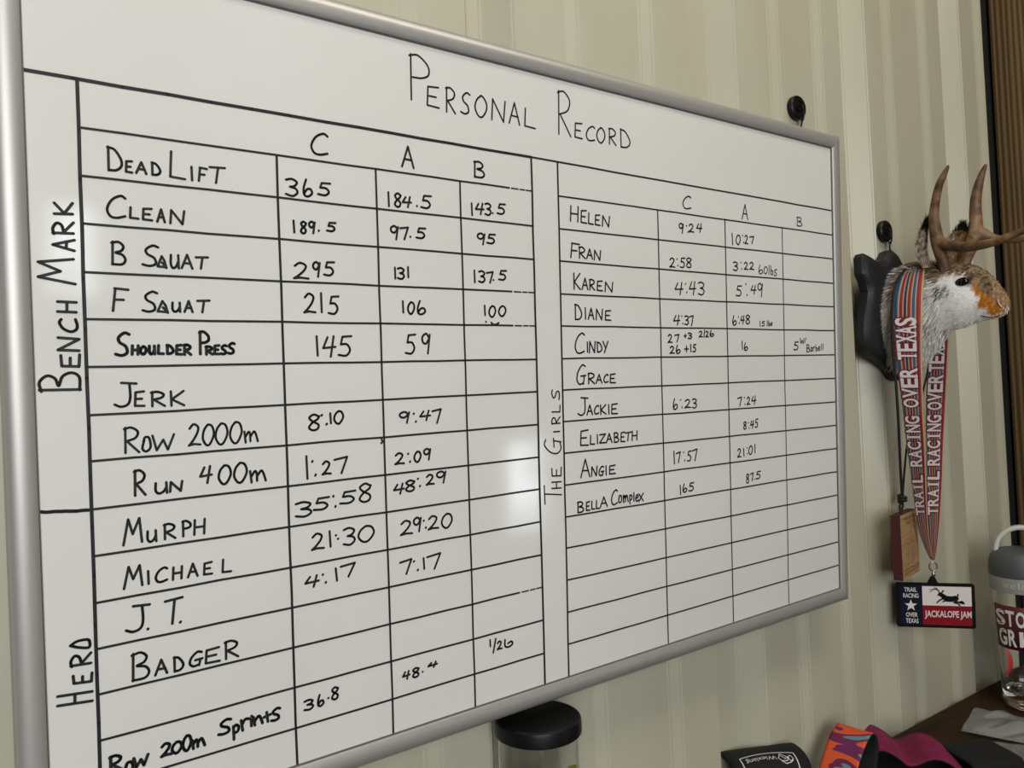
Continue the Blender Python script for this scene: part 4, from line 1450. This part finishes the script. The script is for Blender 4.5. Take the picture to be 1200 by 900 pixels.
# things kept in the jar
M_lime = mat('lime_green_card', lin(150, 165, 40), 0.5)
M_slate = noise_mix(mat('slate_blue_cloth', (1, 1, 1, 1), 0.8), lin(40, 48, 58), lin(84, 92, 100), nscale=30)
bm = box_bm(-.0045, .0045, -.0012, .0012, 0, .160, .0008)
bmesh.ops.rotate(bm, verts=bm.verts, cent=(0, 0, 0), matrix=Matrix.Rotation(-.25, 3, 'Z'))
o = tag(obj('card_strip', bm, M_lime), 'lime green strip standing inside the clear canister', 'card')
o.location = (jc.x + .0305, jc.y - .012, ZT + .0045)
bm = bmesh.new()
prv = []
for i in range(9):
    z = .150 * i / 8
    ring = []
    for k in range(20):
        a_ = 2 * math.pi * k / 20
        r_ = (.019 + .004 * math.sin(3 * a_ + i * .7) + .002 * math.sin(5 * a_ - i)) * (1 if i < 8 else .8)
        ring.append(bm.verts.new((r_ * math.cos(a_), r_ * .8 * math.sin(a_), z)))
    if prv:
        for k in range(20):
            bm.faces.new((prv[k], prv[(k + 1) % 20], ring[(k + 1) % 20], ring[k]))
    else:
        bm.faces.new(ring[::-1])
    prv = ring
bm.faces.new(prv)
o = tag(obj('rolled_cloth', bm, M_slate, smooth=60), 'slate grey rolled cloth inside the clear canister', 'cloth')
o.location = (jc.x - .006, jc.y + .006, ZT + .0045)

# ------------------------------------------------------------------ drinking bottle
bc = on(1205, 829, 2, ZT)
bot = empty('water_bottle', (bc.x, bc.y, ZT))
tag(bot, 'clear water bottle with grey domed lid and white carry loop', 'water bottle')
bprof_o = [(0, .001), (.024, .001), (.030, .004), (.0335, .012), (.0345, .03), (.0355, .07), (.038, .12), (.0405, .16), (.041, .187)]
bprof_i = [(.0392, .187), (.0388, .16), (.0363, .12), (.0338, .07), (.0326, .034), (.030, .027), (.020, .024), (0, .0235)]
obj('clear_body', lathe_bm(bprof_o + bprof_i, 56), M_clear, bot, smooth=40)
M_collar = mat('frosted_grey_plastic', lin(150, 150, 142), 0.45)
M_lidg = mat('slate_grey_plastic', lin(78, 80, 82), 0.5)
M_loop = mat('white_plastic', lin(205, 205, 200), 0.45)
obj('collar', lathe_bm([(.0395, .186), (.0428, .186), (.0432, .188), (.0436, .207), (.0432, .209), (.030, .209), (.030, .200), (.0395, .1995)], 56, close=True), M_collar, bot, smooth=35)
obj('lid', lathe_bm([(0, .2092), (.0434, .2092), (.0438, .211), (.0438, .222), (.043, .230), (.0405, .238), (.036, .2445), (.029, .249), (.018, .2515), (0, .252)], 56), M_lidg, bot, smooth=50)
vd = (Vector((CW.x, CW.y, 0)) - Vector((bc.x, bc.y, 0))).normalized()
vr = Vector((-vd.y, vd.x, 0))
if vr.dot(RW[0]) < 0:
    vr = -vr
hp = [vr * -.030 + Vector((0, 0, .236)), vr * -.031 + Vector((0, 0, .250)), vr * -.026 + Vector((0, 0, .266)), vr * -.013 + Vector((0, 0, .279)), vr * .004 + Vector((0, 0, .284)), vr * .02 + Vector((0, 0, .279)), vr * .03 + Vector((0, 0, .264)), vr * .032 + Vector((0, 0, .248)), vr * .031 + Vector((0, 0, .236))]
hp = catmull(hp, 6)
bm = bmesh.new()
prv = None
for i, p in enumerate(hp):
    t = (hp[min(i + 1, len(hp) - 1)] - hp[max(i - 1, 0)]).normalized()
    nn = t.cross(vd).normalized()
    row = [bm.verts.new(p + nn * a_ * .0034 + vd * b2 * .008) for a_, b2 in ((-1, -.8), (-.6, -1), (.6, -1), (1, -.8), (1, .8), (.6, 1), (-.6, 1), (-1, .8))]
    if prv:
        for k in range(8):
            bm.faces.new((prv[k], prv[(k + 1) % 8], row[(k + 1) % 8], row[k]))
    else:
        bm.faces.new(row[::-1])
    prv = row
bm.faces.new(prv)
obj('carry_loop', bm, M_loop, bot, smooth=50)
th0 = math.atan2(vd.y, vd.x)


def brad(z):
    for (r0, z0), (r1, z1) in zip(bprof_o, bprof_o[1:]):
        if z0 <= z <= z1 and z1 > z0:
            return r0 + (r1 - r0) * (z - z0) / (z1 - z0)
    return .041


def cyl(ang, z, off):
    """ang: degrees to the right of the line to the camera"""
    r_ = brad(z) + off
    th = math.radians(ang)
    return (vd * math.cos(th) + vr * math.sin(th)) * r_ + Vector((0, 0, z))


def patch(a0, a1, z0, z1, off, na=20):
    bm = bmesh.new()
    rows = [[bm.verts.new(cyl(a0 + (a1 - a0) * i / na, z, off)) for i in range(na + 1)] for z in (z0, (z0 + z1) / 2, z1)]
    for r0, r1 in zip(rows, rows[1:]):
        for i in range(na):
            bm.faces.new((r0[i], r0[i + 1], r1[i + 1], r1[i]))
    return bm


M_label = mat('maroon_sticker', lin(78, 22, 24), 0.5)
M_lwhite = mat('white_print', lin(224, 220, 214), 0.5)
M_streak = mat('plain_red', lin(200, 50, 62), 0.5)
o = obj('sticker', patch(-66, 50, .098, .166, .0006), M_label, bot, smooth=60)
s_ = o.modifiers.new('sheet_thickness', 'SOLIDIFY'); s_.thickness = .0004; s_.offset = 1
bm = bmesh.new()


def cyl_text(bm, s2, spans, za, zb, off=.0014):
    for ch, (a0, a1) in zip(s2, spans):
        text_on(bm, ch, lambda u, v: cyl(a0 + u * (a1 - a0), za + v * (zb - za), off), .03)


cyl_text(bm, 'STO', [(-58, -37), (-33, -17), (-13, 4)], .135, .158)
cyl_text(bm, 'GR', [(-55, -36), (-31, -16)], .104, .128)
for poly_ in ([(-9, .104), (8, .104), (8, .119), (-1, .119), (-1, .128), (-9, .128)],):
    f = bm.faces.new([bm.verts.new(cyl(a_, z_, .0014)) for a_, z_ in poly_])
    bmesh.ops.triangulate(bm, faces=[f])
obj('sticker_lettering', bm, M_lwhite, o, recalc=False)
bm = bmesh.new()
P = catmull([cyl(a_, z_, .0008) for a_, z_ in ((-40, .096), (-34, .088), (-33, .076), (-37, .064), (-46, .054))], 6)
W_ = [.002, .0035, .0045, .0048, .004, .003]
for i, (p, q) in enumerate(zip(P, P[1:])):
    wv = lambda k: (.0012 + .0022 * math.sin(math.pi * k / (len(P) - 1)))
    t1 = vr
    bm.faces.new([bm.verts.new(v) for v in (p - t1 * wv(i), p + t1 * wv(i), q + t1 * wv(i + 1), q - t1 * wv(i + 1))])
obj('red_streak', bm, M_streak, bot, recalc=False)  # curved red streak on the bottle side, below the sticker
bm = bmesh.new()


def ccol(a_, z_):
    return (vd * math.cos(math.radians(a_)) + vr * math.sin(math.radians(a_))) * .0441 + Vector((0, 0, z_))


for ch, (a0, a1) in zip('welo', [(-36, -22), (-19, -9), (-6, -3), (0, 10)]):
    text_on(bm, ch, lambda u, v: ccol(a0 + u * (a1 - a0), .194 + v * (.007 if ch != 'l' else .010)), .0)
obj('collar_lettering', bm, mat('embossed_grey', lin(190, 190, 182), .5), bot, recalc=False)


# ------------------------------------------------------------------ fabric bands on the bench
def loop_band(name, path, axis, width, thick, mats, loc, closed=True, parent=None, n_=6, wseg=10, bow=0.0, e1=None):
    """a cloth band: closed path (points in the plane across axis), swept along axis"""
    axis = Vector(axis).normalized()
    e1 = Vector(e1).normalized() if e1 is not None else Vector((axis.y, -axis.x, 0)).normalized()
    P = catmull([(p[0], p[1], 0) for p in path], n_, closed)
    bm = bmesh.new()
    uvl = bm.loops.layers.uv.new('UVMap')
    rows = []
    for j in range(wseg + 1):
        s = j / wseg - .5
        k2 = 1 - bow * (2 * s) ** 2
        rows.append([bm.verts.new(e1 * p.x * k2 + Vector((0, 0, p.y * k2)) + axis * s * width) for p in P])
    m_ = len(P)
    for j in range(wseg):
        for i in range(m_ if closed else m_ - 1):
            i2 = (i + 1) % m_
            f = bm.faces.new((rows[j][i], rows[j][i2], rows[j + 1][i2], rows[j + 1][i]))
            for lp, (a_, b2) in zip(f.loops, ((i, j), (i + 1, j), (i + 1, j + 1), (i, j + 1))):
                lp[uvl].uv = (a_ / m_, b2 / wseg)
    o = obj(name, bm, mats, parent, smooth=60)
    s = o.modifiers.new('cloth_thickness', 'SOLIDIFY')
    s.thickness = thick
    s.offset = -1
    if len(mats) > 1:
        s.material_offset = 1
        s.material_offset_rim = 1
    o.location = loc
    return o


M_bblack = mat('black_cloth', lin(10, 10, 12), 0.85)
M_bpink = noise_mix(mat('magenta_cloth', (1, 1, 1, 1), 0.85), lin(118, 14, 62), lin(134, 20, 74), nscale=60)
M_camo = mat('camouflage_cloth', (1, 1, 1, 1), 0.8)
n, l, b = nodes(M_camo)
tc = n.new('ShaderNodeTexCoord'); mp = n.new('ShaderNodeMapping'); mp.inputs['Scale'].default_value = (13, 8, 8); mp.inputs['Rotation'].default_value = (.5, .4, .7)
nz = n.new('ShaderNodeTexNoise'); nz.inputs['Scale'].default_value = 1.6; nz.inputs['Detail'].default_value = 1.2; nz.inputs['Distortion'].default_value = 1.4
cr = n.new('ShaderNodeValToRGB'); cr.color_ramp.interpolation = 'CONSTANT'
els = cr.color_ramp.elements
els[0].position = 0; els[0].color = lin(214, 84, 40)
els[1].position = .46; els[1].color = lin(104, 32, 84)
for p_, c_ in ((.525, lin(118, 24, 60)), (.565, lin(88, 140, 146)), (.63, lin(196, 104, 122)), (.69, lin(104, 32, 84))):
    e_ = els.new(p_); e_.color = c_
l.new(tc.outputs['Object'], mp.inputs[0]); l.new(mp.outputs[0], nz.inputs['Vector']); l.new(nz.outputs['Fac'], cr.inputs[0]); l.new(cr.outputs[0], b.inputs['Base Color'])

# black padded band with a white bordered patch; lies on its side along the wall
kc_ = on(890, 900, 1, -.012)
bax = Vector((RW[0].x, RW[0].y, 0)).normalized()
bax = (Matrix.Rotation(math.radians(10), 3, 'Z') @ bax)
hb = .0695
pth = [(0, hb), (.022, hb * .93), (.033, hb * .68), (.035, hb * .4), (.030, hb * .1), (0, 0.0005), (-.030, hb * .1), (-.035, hb * .4), (-.033, hb * .68), (-.022, hb * .93)]
cen = on(893, 880, 2, ZT + hb)
bb = loop_band('elastic_band', pth, bax, .098, .006, [M_bblack], (cen.x, cen.y, ZT), bow=0)
tag(bb, 'black elastic band with white bordered logo patch below the whiteboard corner', 'exercise band')
# patch on the side that looks at the camera
e1 = Vector((bax.y, -bax.x, 0)).normalized()
if e1.dot(CW - cen) < 0:
    sgn = -1
else:
    sgn = 1
pc = catmull([(p[0], p[1], 0) for p in pth], 6, True)
side = [p for p in pc if p.x * sgn >= -1e-6]
side = sorted(side, key=lambda p: -p.y)


def bandpt(u, s, off=.0006):
    """u along the axis in m, s: metres down the outer surface from the top"""
    acc = 0
    for p, q in zip(side, side[1:]):
        d = (q - p).length
        if acc + d >= s and d > 0:
            t = (s - acc) / d
            r_ = p.lerp(q, t)
            tt = (q - p).normalized()
            nn = Vector((tt.y, -tt.x, 0))
            if nn.x * sgn < 0:
                nn = -nn
            r_ = r_ + nn * off
            return e1 * r_.x + Vector((0, 0, r_.y)) + bax * u
        acc += d
    return e1 * side[-1].x + bax * u


M_print = mat('white_band_print', lin(205, 205, 205), 0.6)
bm = bmesh.new()


def bline(pts, w_=.0014):
    P = [bandpt(*p) for p in pts]
    for (a_, b2), (p, q) in zip(zip(pts, pts[1:]), zip(P, P[1:])):
        du, ds = b2[0] - a_[0], b2[1] - a_[1]
        L_ = math.hypot(du, ds)
        nu, ns = -ds / L_ * w_ / 2, du / L_ * w_ / 2
        bm.faces.new([bm.verts.new(bandpt(*v)) for v in ((a_[0] + nu, a_[1] + ns), (b2[0] + nu, b2[1] + ns), (b2[0] - nu, b2[1] - ns), (a_[0] - nu, a_[1] - ns))])


def arc(u):
    return .0075 + 4.0 * (u + .002) ** 2


us_ = [-.036 + .070 * i / 12 for i in range(13)]
bline([(u, arc(u)) for u in us_])
for u_ in (-.036, .034):
    bline([(u_ * (1 - .03 * k / 12), arc(u_) + (.055 - arc(u_)) * k / 12) for k in range(13)])
bline([(-.018 + .036 * i / 6, .0335 + 4 * (-.018 + .036 * i / 6) ** 2) for i in range(7)])
# the word stands on its head
text_on(bm, 'Wiexiang', lambda u, v: bandpt(.010 - u * .040, arc(.010 - u * .040) + .0035 + v * .008, .0008), .0)
for pts in ([(.012, .018), (.017, .011), (.021, .016), (.025, .019), (.021, .023), (.015, .022), (.012, .018)], [(.016, .014), (.020, .020), (.028, .016), (.030, .021), (.026, .024), (.023, .018)], [(.014, .022), (.019, .026), (.025, .025), (.029, .023)]):
    bline(pts, .0010)
pt_ = obj('logo_patch', bm, M_print, bb, recalc=False)
pt_['label'] = 'white bordered patch with upside down lettering'

# camouflage loop, standing with its open end toward the room
cc = on(985, 872, 1, -.015)
pth = [(.0, .074), (.013, .067), (.016, .050), (.008, .028), (-.010, .008), (-.034, .0008), (-.056, .004), (-.062, .018), (-.048, .040), (-.022, .064)]
pth = [(-x_, z_) for x_, z_ in pth]
cm = loop_band('elastic_band', pth, (.10, -1.0, 0), .046, .003, [M_camo, M_bblack], (0, 0, ZT), bow=0)
tp = on(1001, 854, 2, ZT + .074)
cm.location = (tp.x, tp.y, ZT)
tag(cm, 'multicoloured camouflage cloth band standing beside the black logo band', 'exercise band')

# magenta band folded in two humps, its open side toward the room
pA, pB, pC = on(1038, 880, 2, ZT + .031), on(1104, 891, 2, ZT + .031), on(1083, 859, 2, ZT + .031)
ax_p, e1_p = pB - pC, pB - pA
hl = e1_p.length / 2
pth = [(-hl * 1.75, .001), (-hl * 1.68, .016), (-hl * 1.35, .028), (-hl, .031), (-hl * .55, .025), (-hl * .2, .017), (hl * .15, .020), (hl * .6, .029), (hl, .031), (hl * 1.4, .026), (hl * 1.9, .012), (hl * 2.1, .001),
       (hl * 1.4, .0004), (hl * .5, .0004), (-hl * .3, .0004), (-hl, .0004)]
pk = (pA + pB) / 2 - ax_p / 2
pb = loop_band('elastic_band', pth, ax_p, ax_p.length, .0022, [M_bpink, M_bblack], (pk.x, pk.y, ZT), e1=e1_p)
tag(pb, 'magenta cloth band folded in two humps on the workbench', 'exercise band')

# dark flat loop behind it
pth = [(.0, .020), (.03, .019), (.036, .010), (.03, .0008), (-.03, .0008), (-.036, .010), (-.03, .019)]
fb = loop_band('elastic_band', pth, bax, .075, .003, [M_bblack], (0, 0, ZT))
q = on(1147, 886, 2, ZT + .012)
fb.location = (q.x, q.y, ZT)
tag(fb, 'plain black cloth band lying flat beside the plastic wrappers', 'exercise band')

# ------------------------------------------------------------------ clear plastic wrappers
M_wrap = mat('clear_film', lin(240, 240, 242), 0.12, 0, .8, Transmission_Weight=.86, IOR=1.2)


def wrapper(corners, h, label, seed, dz):
    rr = random.Random(seed)
    P = [on(c_[0], c_[1], 2, ZT + dz) for c_ in corners]
    cen_ = sum(P, Vector()) / 4
    cen_.z = ZT + dz
    bm = bmesh.new()
    NU, NV = 26, 14
    ph = [(rr.uniform(4, 22), rr.uniform(4, 16), rr.uniform(0, 6)) for _ in range(6)]
    lay = []
    for sgn_ in (1, -1):
        rows = []
        for j in range(NV + 1):
            v = j / NV
            row = []
            for i in range(NU + 1):
                u = i / NU
                p = (P[0] * (1 - u) + P[1] * u) * (1 - v) + (P[3] * (1 - u) + P[2] * u) * v
                e = min(u, 1 - u) * min(v, 1 - v) * 4
                e = max(0, e) ** .5
                wr = sum(math.sin(a_ * u + b2 * v + c_) for a_, b2, c_ in ph) / 6
                z = h * e * (.62 + 1.1 * wr) if sgn_ == 1 else .0006 * e
                lift = .0012 + .5 * h * (1 - e) * (.35 + .3 * wr) if sgn_ == 1 else .0007
                row.append(bm.verts.new((p.x - cen_.x, p.y - cen_.y, max(z, 0) + lift if sgn_ == 1 else .0004)))
            rows.append(row)
        lay.append(rows)
    for rows in lay:
        for j in range(NV):
            for i in range(NU):
                bm.faces.new((rows[j][i], rows[j][i + 1], rows[j + 1][i + 1], rows[j + 1][i]))
    A, B_ = lay
    edge = [(j, 0) for j in range(NV + 1)] + [(NV, i) for i in range(1, NU + 1)] + [(j, NU) for j in range(NV - 1, -1, -1)] + [(0, i) for i in range(NU - 1, 0, -1)]
    for e0, e1_ in zip(edge, edge[1:] + edge[:1]):
        bm.faces.new((A[e0[0]][e0[1]], A[e1_[0]][e1_[1]], B_[e1_[0]][e1_[1]], B_[e0[0]][e0[1]]))
    o = obj('plastic_wrapper', bm, M_wrap, smooth=70)
    o.location = cen_
    return tag(o, label, 'wrapper')


wrapper([(1142, 832), (1232, 850), (1224, 876), (1127, 857)], .016, 'crumpled clear plastic wrapper in front of the water bottle', 5, .004)
wrapper([(1156, 870), (1226, 878), (1240, 912), (1166, 897)], .008, 'crumpled clear plastic wrapper beside the black cloth band', 9, 0.0)
